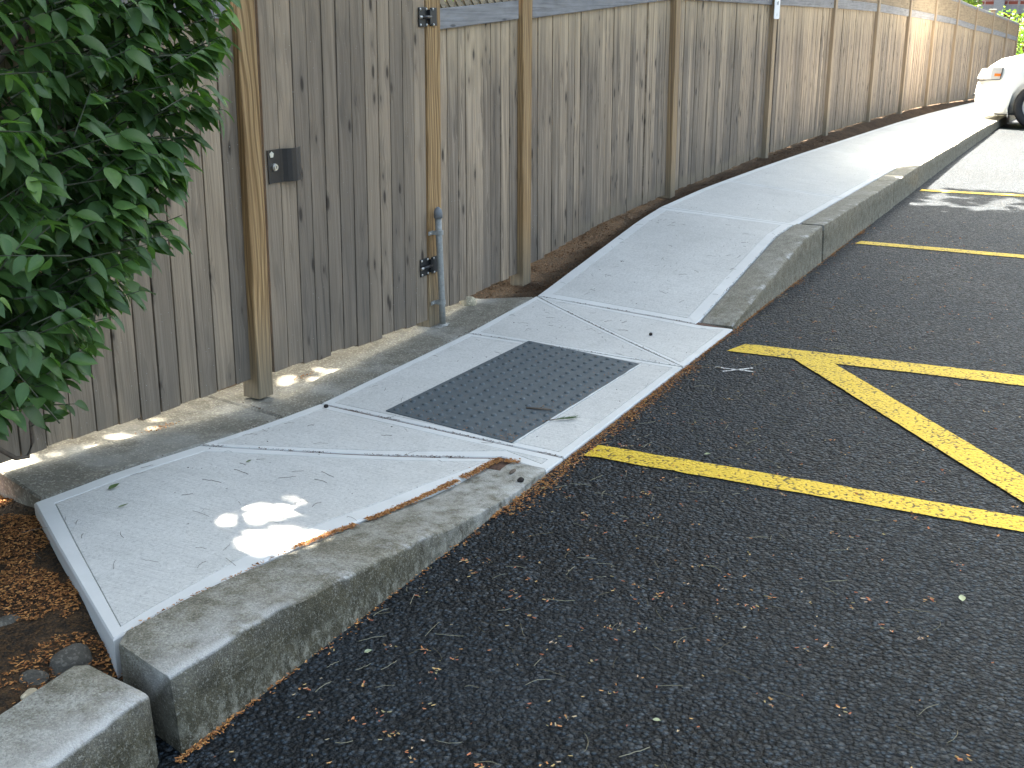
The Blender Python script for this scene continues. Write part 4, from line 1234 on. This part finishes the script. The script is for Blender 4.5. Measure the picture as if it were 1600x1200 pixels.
# local: x across (width), -y is rearwards, nose at y = +.42
def car_body():
    L0 = .42
    st = [0, .03, .08, .16, .28, .42, .50, .56, .62, .70, .80, .92, 1.04, 1.14, 1.22, 1.28, 1.34, 1.5, 2.0, 2.6, 3.1, 3.2, 3.26, 3.34, 3.46, 3.58, 3.70, 3.82, 3.9, 3.96, 4.05, 4.3, 4.5, 4.56]
    def arch(u):
        z = .0
        for c in (.92, 3.58):
            dd = abs(u - c)
            if dd < .40: z = max(z, math.sqrt(max(0, .40 ** 2 - dd ** 2)) + .33 - .02)
        return z
    V = []; F = []
    secs = []
    for u in st:
        hw = float(np.interp(u, [0, .03, .08, .16, .28, .5, .9, 3.8, 4.3, 4.56], [.50, .62, .70, .78, .83, .885, .905, .905, .85, .72]))
        zb = float(np.interp(u, [0, .08, .3, .55, 3.9, 4.56], [.36, .25, .215, .21, .21, .33]))
        za = max(zb, arch(u))
        zh = float(np.interp(u, [0, .03, .08, .16, .28, .6, 1.2, 1.5, 4.2, 4.5, 4.56], [.56, .66, .73, .86, .945, 1.02, 1.07, 1.10, 1.10, 1.02, .85]))
        zs = zh - float(np.interp(u, [0, .3, 1.5], [.03, .09, .07]))
        zm = max(za + .02, min(.62, zs - .06))
        pr = [(0, zb), (hw - .16, zb), (hw - .03, za), (hw, za + .03), (hw + .012, max(zm, za + .05)), (hw - .005, max(zs, za + .08)), (hw - .07, max(zh - .01, za + .09)), (hw * .5, zh + .015), (0, zh + .025)]
        sec = []
        for sx in (1, -1):
            row = []
            for k, (x, z) in enumerate(pr):
                if sx == -1 and k in (0, len(pr) - 1): row.append(sec[k]); continue
                V.append((sx * x, L0 - u, z)); row.append(len(V) - 1)
            if sx == 1: sec = row
            else: sec = (sec, row)
        secs.append(sec)
    for (a1, a2), (b1, b2) in zip(secs[:-1], secs[1:]):
        for k in range(8):
            F.append((a1[k], a1[k + 1], b1[k + 1], b1[k])); F.append((a2[k], b2[k], b2[k + 1], a2[k + 1]))
    for e in (secs[0], secs[-1]):
        F.append(tuple(e[0]) + tuple(e[1][::-1][1:-1]))
    me = mesh_from('body', V, F, M_CARW, smooth=True)
    bmx = bmesh.new(); bmx.from_mesh(me); bmesh.ops.recalc_face_normals(bmx, faces=bmx.faces); bmx.to_mesh(me); bmx.free()
    return obj('body', me, car)
body = car_body()
# cabin
V = []; F = []
cab = [(-.85, 1.08, .80), (-1.65, 1.60, .62), (-2.2, 1.66, .64), (-3.3, 1.62, .62), (-3.95, 1.08, .76)]
for y, z, hw in cab: V += [(hw, y, z), (-hw, y, z)]
for y, z, hw in ((-.85, 1.05, .86), (-3.95, 1.05, .84)): V += [(hw, y, z), (-hw, y, z)]
F = [(0, 1, 3, 2), (2, 3, 5, 4), (4, 5, 7, 6), (6, 7, 9, 8), (0, 2, 4, 6, 8, 12, 10), (1, 11, 13, 9, 7, 5, 3), (0, 10, 11, 1), (8, 9, 13, 12), (10, 12, 13, 11)]
obj('cabin', mesh_from('cabin', V, F, M_CARW), car)
def quad_part(name, pts, mat, off, parent=car, th=.006):
    bm = bmesh.new(); o3 = Vector(off)
    a = [bm.verts.new(Vector(p) + o3 * .2) for p in pts]; b = [bm.verts.new(Vector(p) + o3) for p in pts]
    bm.faces.new(b)
    n = len(pts)
    for k in range(n): bm.faces.new((a[k], a[(k + 1) % n], b[(k + 1) % n], b[k]))
    return bm_obj(name, bm, mat, parent)
quad_part('windscreen', [(.74, -.90, 1.11), (-.74, -.90, 1.11), (-.58, -1.60, 1.565), (.58, -1.60, 1.565)], M_GLASS, (0, .004, .006))
quad_part('rear_window', [(.68, -3.90, 1.12), (-.68, -3.90, 1.12), (-.58, -3.36, 1.575), (.58, -3.36, 1.575)], M_GLASS, (0, -.006, .006))
for s in (1, -1):
    quad_part('side_window', [(s * .795, -1.10, 1.13), (s * .655, -1.70, 1.55), (s * .665, -2.20, 1.60), (s * .80, -2.25, 1.13)], M_GLASS, (s * .008, 0, .002))
    quad_part('side_window', [(s * .80, -2.35, 1.13), (s * .665, -2.30, 1.60), (s * .650, -3.25, 1.565), (s * .785, -3.6, 1.13)], M_GLASS, (s * .008, 0, .002))
    # headlight: wraps round the front corner
    hl = bmesh.new()
    top = [(s * .50, .345, .80), (s * .66, .315, .83), (s * .765, .26, .85), (s * .83, .16, .87), (s * .875, .02, .875)]
    bot = [(s * .52, .385, .69), (s * .66, .355, .69), (s * .775, .29, .695), (s * .845, .18, .705), (s * .895, .04, .715)]
    offv = [Vector((0, .03, .012)), Vector((s * .008, .03, .012)), Vector((s * .02, .022, .01)), Vector((s * .026, .012, .008)), Vector((s * .024, 0, .004))]
    tv = [hl.verts.new(Vector(p) + q) for p, q in zip(top, offv)]; bv_ = [hl.verts.new(Vector(p) + q) for p, q in zip(bot, offv)]
    ti = [hl.verts.new(Vector(p) - q * .6) for p, q in zip(top, offv)]; bi = [hl.verts.new(Vector(p) - q * .6) for p, q in zip(bot, offv)]
    for k in range(4):
        hl.faces.new((tv[k], tv[k + 1], bv_[k + 1], bv_[k])); hl.faces.new((ti[k], ti[k + 1], tv[k + 1], tv[k])); hl.faces.new((bv_[k], bv_[k + 1], bi[k + 1], bi[k]))
    hl.faces.new((tv[0], bv_[0], bi[0], ti[0])); hl.faces.new((tv[4], ti[4], bi[4], bv_[4]))
    ho = bm_obj('headlight', hl, M_LENS, car)
    quad_part('indicator', [(s * .866, .13, .79), (s * .905, .045, .79), (s * .912, .045, .755), (s * .874, .13, .75)], M_AMBER, (s * .012, .012, 0), ho)
    quad_part('lens_trim', [(s * .903, .035, .885), (s * .908, .025, .885), (s * .926, .045, .71), (s * .921, .055, .71)], M_TRIM, (s * .006, .004, 0), ho)
    quad_part('lens_trim', [(s * .72, .335, .690), (s * .80, .285, .693), (s * .870, .19, .703), (s * .922, .05, .712), (s * .922, .05, .700), (s * .870, .19, .690), (s * .80, .285, .680), (s * .72, .335, .678)], M_TRIM, (s * .008, .010, 0), ho)
    for yc in (-.50, -3.16):
        wh = empty('wheel', (0, 0, 0)); wh.parent = car; wh.location = (s * .80, yc, .335)
        bm = bmesh.new()
        prof = [(.215, -.09), (.30, -.105), (.328, -.09), (.335, -.05), (.335, .05), (.328, .09), (.30, .105), (.215, .09)]
        rings = []
        for k in range(28):
            a = 2 * math.pi * k / 28
            rings.append([bm.verts.new((xx, r * math.cos(a), r * math.sin(a))) for r, xx in prof])
        for k in range(28):
            A, B = rings[k], rings[(k + 1) % 28]
            for q in range(8): bm.faces.new((A[q], A[(q + 1) % 8], B[(q + 1) % 8], B[q]))
        bm_obj('tyre', bm, M_TYRE, wh, True)
        bm = bmesh.new()
        add_tube(bm, [(s * -.06, 0, 0), (s * .05, 0, 0)], [.216, .216], 24)
        for k in range(5):
            a = 2 * math.pi * k / 5
            vs = add_box(bm, .045 if s > 0 else -.075, .075 if s > 0 else -.045, -.03, .03, .02, .20)
            bmesh.ops.rotate(bm, verts=vs, cent=(0, 0, 0), matrix=Matrix.Rotation(a, 3, 'X'))
        bm_obj('rim', bm, M_RIM, wh)
    # arch lining
    for yc in (-.50, -3.16):
        bm = bmesh.new()
        rr = []
        for k in range(13):
            a = math.pi * k / 12
            rr.append([bm.verts.new((s * x, yc + .395 * math.cos(a), .31 + .395 * math.sin(a))) for x in (.55, .893)])
        for k in range(12): bm.faces.new((rr[k][0], rr[k + 1][0], rr[k + 1][1], rr[k][1]))
        bm_obj('arch_lining', bm, M_TRIM, car, normals=False)
    quad_part('mud_flap', [(s * .80, -.07, .30), (s * .90, -.08, .30), (s * .90, -.10, .17), (s * .80, -.09, .17)], M_CARW, (0, -.01, 0))
    quad_part('mirror', [(s * .88, -1.08, 1.12), (s * 1.04, -1.06, 1.13), (s * 1.04, -1.06, 1.25), (s * .88, -1.08, 1.24)], M_CARW, (0, -.07, 0))
    quad_part('taillight', [(s * .60, -4.13, .82), (s * .80, -4.0, .82), (s * .80, -3.98, 1.0), (s * .60, -4.10, 1.0)], M_AMBER, (s * .03, -.04, 0))
quad_part('grille', [(-.42, .375, .68), (.42, .375, .68), (.40, .345, .79), (-.40, .345, .79)], M_TRIM, (0, .035, .01))
quad_part('bumper_slot', [(-.60, .405, .475), (.60, .405, .475), (.60, .408, .45), (-.60, .408, .45)], M_TRIM, (0, .028, 0))
quad_part('underbody', [(-.75, .1, .22), (.75, .1, .22), (.75, -3.9, .22), (-.75, -3.9, .22)], M_TRIM, (0, 0, -.03))

# ------------------------------------------------------------------ trees and bushes
def leaf_cloud(name, pos, dirs, L, W, mat, parent, org, seed=1):
    n = len(pos)
    r = np.random.default_rng(seed)
    a = r.normal(size=(n, 3)); a /= np.linalg.norm(a, axis=1)[:, None]
    a[:, 2] *= .6; a /= np.linalg.norm(a, axis=1)[:, None]
    b = np.cross(a, r.normal(size=(n, 3))); b /= np.linalg.norm(b, axis=1)[:, None]
    c = np.cross(a, b)
    s = r.uniform(.7, 1.25, n)[:, None]
    P = pos - np.array(org)
    V = np.stack([P - a * L * s * .5, P + b * W * s * .5 + c * W * s * .12, P + a * L * s * .5, P - b * W * s * .5 + c * W * s * .12], 1).reshape(-1, 3)
    F = []
    for i in range(n): F += [(4 * i, 4 * i + 1, 4 * i + 2), (4 * i, 4 * i + 2, 4 * i + 3)]
    rv = np.repeat(r.random(n), 4)
    o = obj(name, mesh_from(name, V, F, mat, attrs={'rnd': rv, 'vein': np.zeros(len(V))}), parent)
    o['kind'] = 'stuff'
    return o
# the shade trees that stand behind the fence and lean their crowns over the walk
def canopy(name, trunk, crown_c, crown_r, count, seed, label):
    t = empty(name, trunk); tag(t, label, 'tree', 'trees shading the lot')
    r = np.random.default_rng(seed)
    p = r.normal(size=(count * 6, 3)); p /= (np.abs(p) ** 4).sum(1)[:, None] ** .25      # a broad, flat-topped crown
    p *= r.uniform(0, 1, len(p))[:, None] ** .40
    p = p * np.array(crown_r) + np.array(crown_c)
    p = p[:count * 2]
    # smaller leaves added round the gap to soften the sun patch on the near slab
    g0 = ground_hit(p); fine = np.hypot((g0[:, 0] + 1.84) / .62, (g0[:, 1] - .44) / .5) < 1
    small = np.repeat(p[fine], 7, axis=0); small = small + r.normal(size=small.shape) * .13
    p = np.concatenate([p[~fine], small]); is_small = np.arange(len(p)) >= (~fine).sum()
    gh = ground_hit(p)
    # the far side of the shade frays into dapples
    e = np.array([0.55 * nz(a * 1.3, b * 2.2, 4.0) + .5 * nz(a * 3.7, b * 9, 9.0) for a, b in gh])
    keep = np.ones(len(p), bool)
    lim = 6.7 + .45 * gh[:, 1]
    frac = (gh[:, 0] - (lim - 1.6) + e * 2.2) / 3.4
    keep &= r.random(len(p)) > np.clip(frac, 0, 1)
    keep &= ~((frac > .30) & (e > .08))
    for (hx, hy, rx, ry, am) in HOLES:
        rr = np.sqrt(((gh[:, 0] - hx) / (rx + .03)) ** 2 + ((gh[:, 1] - hy) / (ry + .03)) ** 2)
        keep &= ~(r.random(len(p)) < np.clip((1.5 - rr) * 1.5, 0, 1) * am)
    pb = p[keep & ~is_small][:count]
    leaf_cloud('crown', pb, None, .29, .17, M_CANOPY, t, trunk, seed)
    ps = p[keep & is_small]
    if len(ps): leaf_cloud('dapple_softening_leaves', ps[r.permutation(len(ps))[:len(ps) // 2]], None, .115, .066, M_CANOPY, t, trunk, seed + 5)
    bm = bmesh.new()
    top = Vector(crown_c) - Vector(trunk)
    add_tube(bm, [(0, 0, -.2), (top.x * .1, top.y * .1, 1.2), (top.x * .25, top.y * .25, top.z * .6), (top.x * .5, top.y * .5, top.z * .9), (top.x * .7, top.y * .7, top.z * 1.05)], [.26, .2, .17, .12, .06], 12)
    bm_obj('trunk', bm, M_BARK, t, True)
    for k in range(4):
        a = k * 1.6 + seed
        q = Vector((math.cos(a) * crown_r[0] * .7, math.sin(a) * crown_r[1] * .7, .5))
        s0 = Vector((top.x * .3, top.y * .3, top.z * .66))
        bm = bmesh.new(); add_tube(bm, [s0, s0.lerp(top + q, .5) + Vector((0, 0, .3)), top + q], [.10, .06, .02], 8)
        bm_obj('limb', bm, M_BARK, t, True)
    return t
canopy('shade_tree', (-3.4, 5.2, .1), (-2.8, 2.55, 5.3), (2.9, 2.35, .7), 13000, 31, 'leafy tree behind the fence shading the shrub end')
canopy('shade_tree', (1.6, 5.4, .1), (1.4, 2.5, 5.4), (2.7, 2.4, .7), 14000, 32, 'leafy tree behind the fence shading the gate and ramp')
canopy('shade_tree', (5.9, 5.6, .1), (6.3, 2.55, 5.3), (3.4, 2.35, .7), 15000, 33, 'leafy tree behind the fence shading the far slabs')

def sky_blocking_tree():  # out-of-view crown added to hold sky light off the far sidewalk
    t = empty('tree', (12.5, 6.2, .1)); tag(t, 'unseen tree added behind the fence to cut sky light on the far walk', 'tree')
    r = np.random.default_rng(51)
    p = r.normal(size=(9000, 3)); p /= (np.abs(p) ** 4).sum(1)[:, None] ** .25
    p *= r.uniform(0, 1, 9000)[:, None] ** .4
    p = p * np.array((5.5, 1.5, 1.7)) + np.array((12.5, 5.9, 6.2))
    leaf_cloud('crown', p, None, .29, .17, M_CANOPY, t, (12.5, 6.2, .1), 51)
    bm = bmesh.new(); add_tube(bm, [(0, 0, -.2), (.05, 0, 2), (0, -.1, 4), (-.1, -.2, 6)], [.28, .22, .17, .06], 12); bm_obj('trunk', bm, M_BARK, t, True)
    for a, b in (((0, 0, 3), (3.5, -.3, 6)), ((0, 0, 3.3), (-3.5, -.3, 6)), ((0, 0, 4), (1.5, -.9, 7))):
        bm = bmesh.new(); add_tube(bm, [a, Vector(a).lerp(Vector(b), .5) + Vector((0, 0, .4)), b], [.11, .08, .03], 8); bm_obj('limb', bm, M_BARK, t, True)
sky_blocking_tree()
def bush(name, loc, c, r3, count, L, W, mat, label, seed, cat='bush'):
    t = empty(name, loc); tag(t, label, cat)
    r = np.random.default_rng(seed)
    cl = r.normal(size=(60, 3)); cl /= np.linalg.norm(cl, axis=1)[:, None]; cl *= r.uniform(.5, .95, 60)[:, None]
    k = r.integers(0, 60, count)
    p = (cl[k] + r.normal(size=(count, 3)) * .13) * np.array(r3) + np.array(c)
    p[:, 2] = np.maximum(p[:, 2], loc[2] + .1)
    leaf_cloud('crown', p, None, L, W, mat, t, loc, seed)
    bm = bmesh.new()
    for q in range(5):
        a = q * 1.3
        add_tube(bm, [(.05 * math.cos(a), .05 * math.sin(a), -.1), (c[0] - loc[0] + r3[0] * .3 * math.cos(a), c[1] - loc[1] + r3[1] * .3 * math.sin(a), (c[2] - loc[2]) * .7), (c[0] - loc[0] + r3[0] * .6 * math.cos(a), c[1] - loc[1] + r3[1] * .6 * math.sin(a), c[2] - loc[2])], [.06, .04, .015], 6)
    bm_obj('trunk', bm, M_BARK, t, True)
bush('bush', (33.0, 1.0, -.6), (33.0, 1.25, .62), (1.6, 1.6, 1.05), 6500, .10, .06, M_SUNLEAF, 'sunlit yellow green bush at the far end of fence', 41)
bush('small_tree', (26.5, 3.6, -.4), (26.0, 2.75, 2.45), (2.0, 1.05, 1.15), 6500, .11, .07, M_SUNLEAF, 'bright green small tree rising behind the far fence', 42, 'tree')
bush('hedge_bush', (4.0, 9.5, 0), (4.0, 9.5, 1.6), (4.0, 1.5, 1.7), 9000, .16, .1, M_CANOPY, 'dark hedge seen through the lattice above the fence', 43)
bush('hedge_bush', (15.0, 10.5, 0), (15.0, 10.5, 1.6), (6.0, 1.5, 1.7), 9000, .18, .11, M_CANOPY, 'dark hedge behind the middle of the long fence', 44)

# ------------------------------------------------------------------ brick building far off
bld = empty('brick_building', (46, 6, -1.2))
tag(bld, 'red brick building with a grey stone band far behind the fence', 'building')
bm = bmesh.new(); add_box(bm, 0, 10, -22, 12, -.3, 9); bm_obj('wall', bm, M_BRICK, bld)
bm = bmesh.new(); add_box(bm, -.08, 0.0, -22.02, 12.02, 2.66, 2.98); bm_obj('stone_band', bm, M_STONE, bld)
for y in (-2.55, -8.0, 3.2):
    bm = bmesh.new(); add_box(bm, -.30, -.085, y - .19, y + .19, -.3, 8.4); bm_obj('pilaster', bm, M_STONE, bld)
for y in (-3.25, -3.75): 
    bm = bmesh.new(); add_tube(bm, [(-.2, y, -.3), (-.2, y, 8)], .03, 8); bm_obj('downpipe', bm, M_GALV, bld)
for k in range(6):
    y = -18 + k * 4.6
    bm = bmesh.new(); add_box(bm, -.03, .05, y - .6, y + .6, 3.7, 5.4); w_ = bm_obj('window', bm, M_STONE, bld)
    bm = bmesh.new(); add_box(bm, -.045, -.031, y - .52, y + .52, 3.78, 5.32); bm_obj('pane', bm, M_GLASS, w_)
bm = bmesh.new(); add_box(bm, -.3, 10.3, -22.3, 12.3, 9, 9.3); bm_obj('roof', bm, M_STONE, bld)
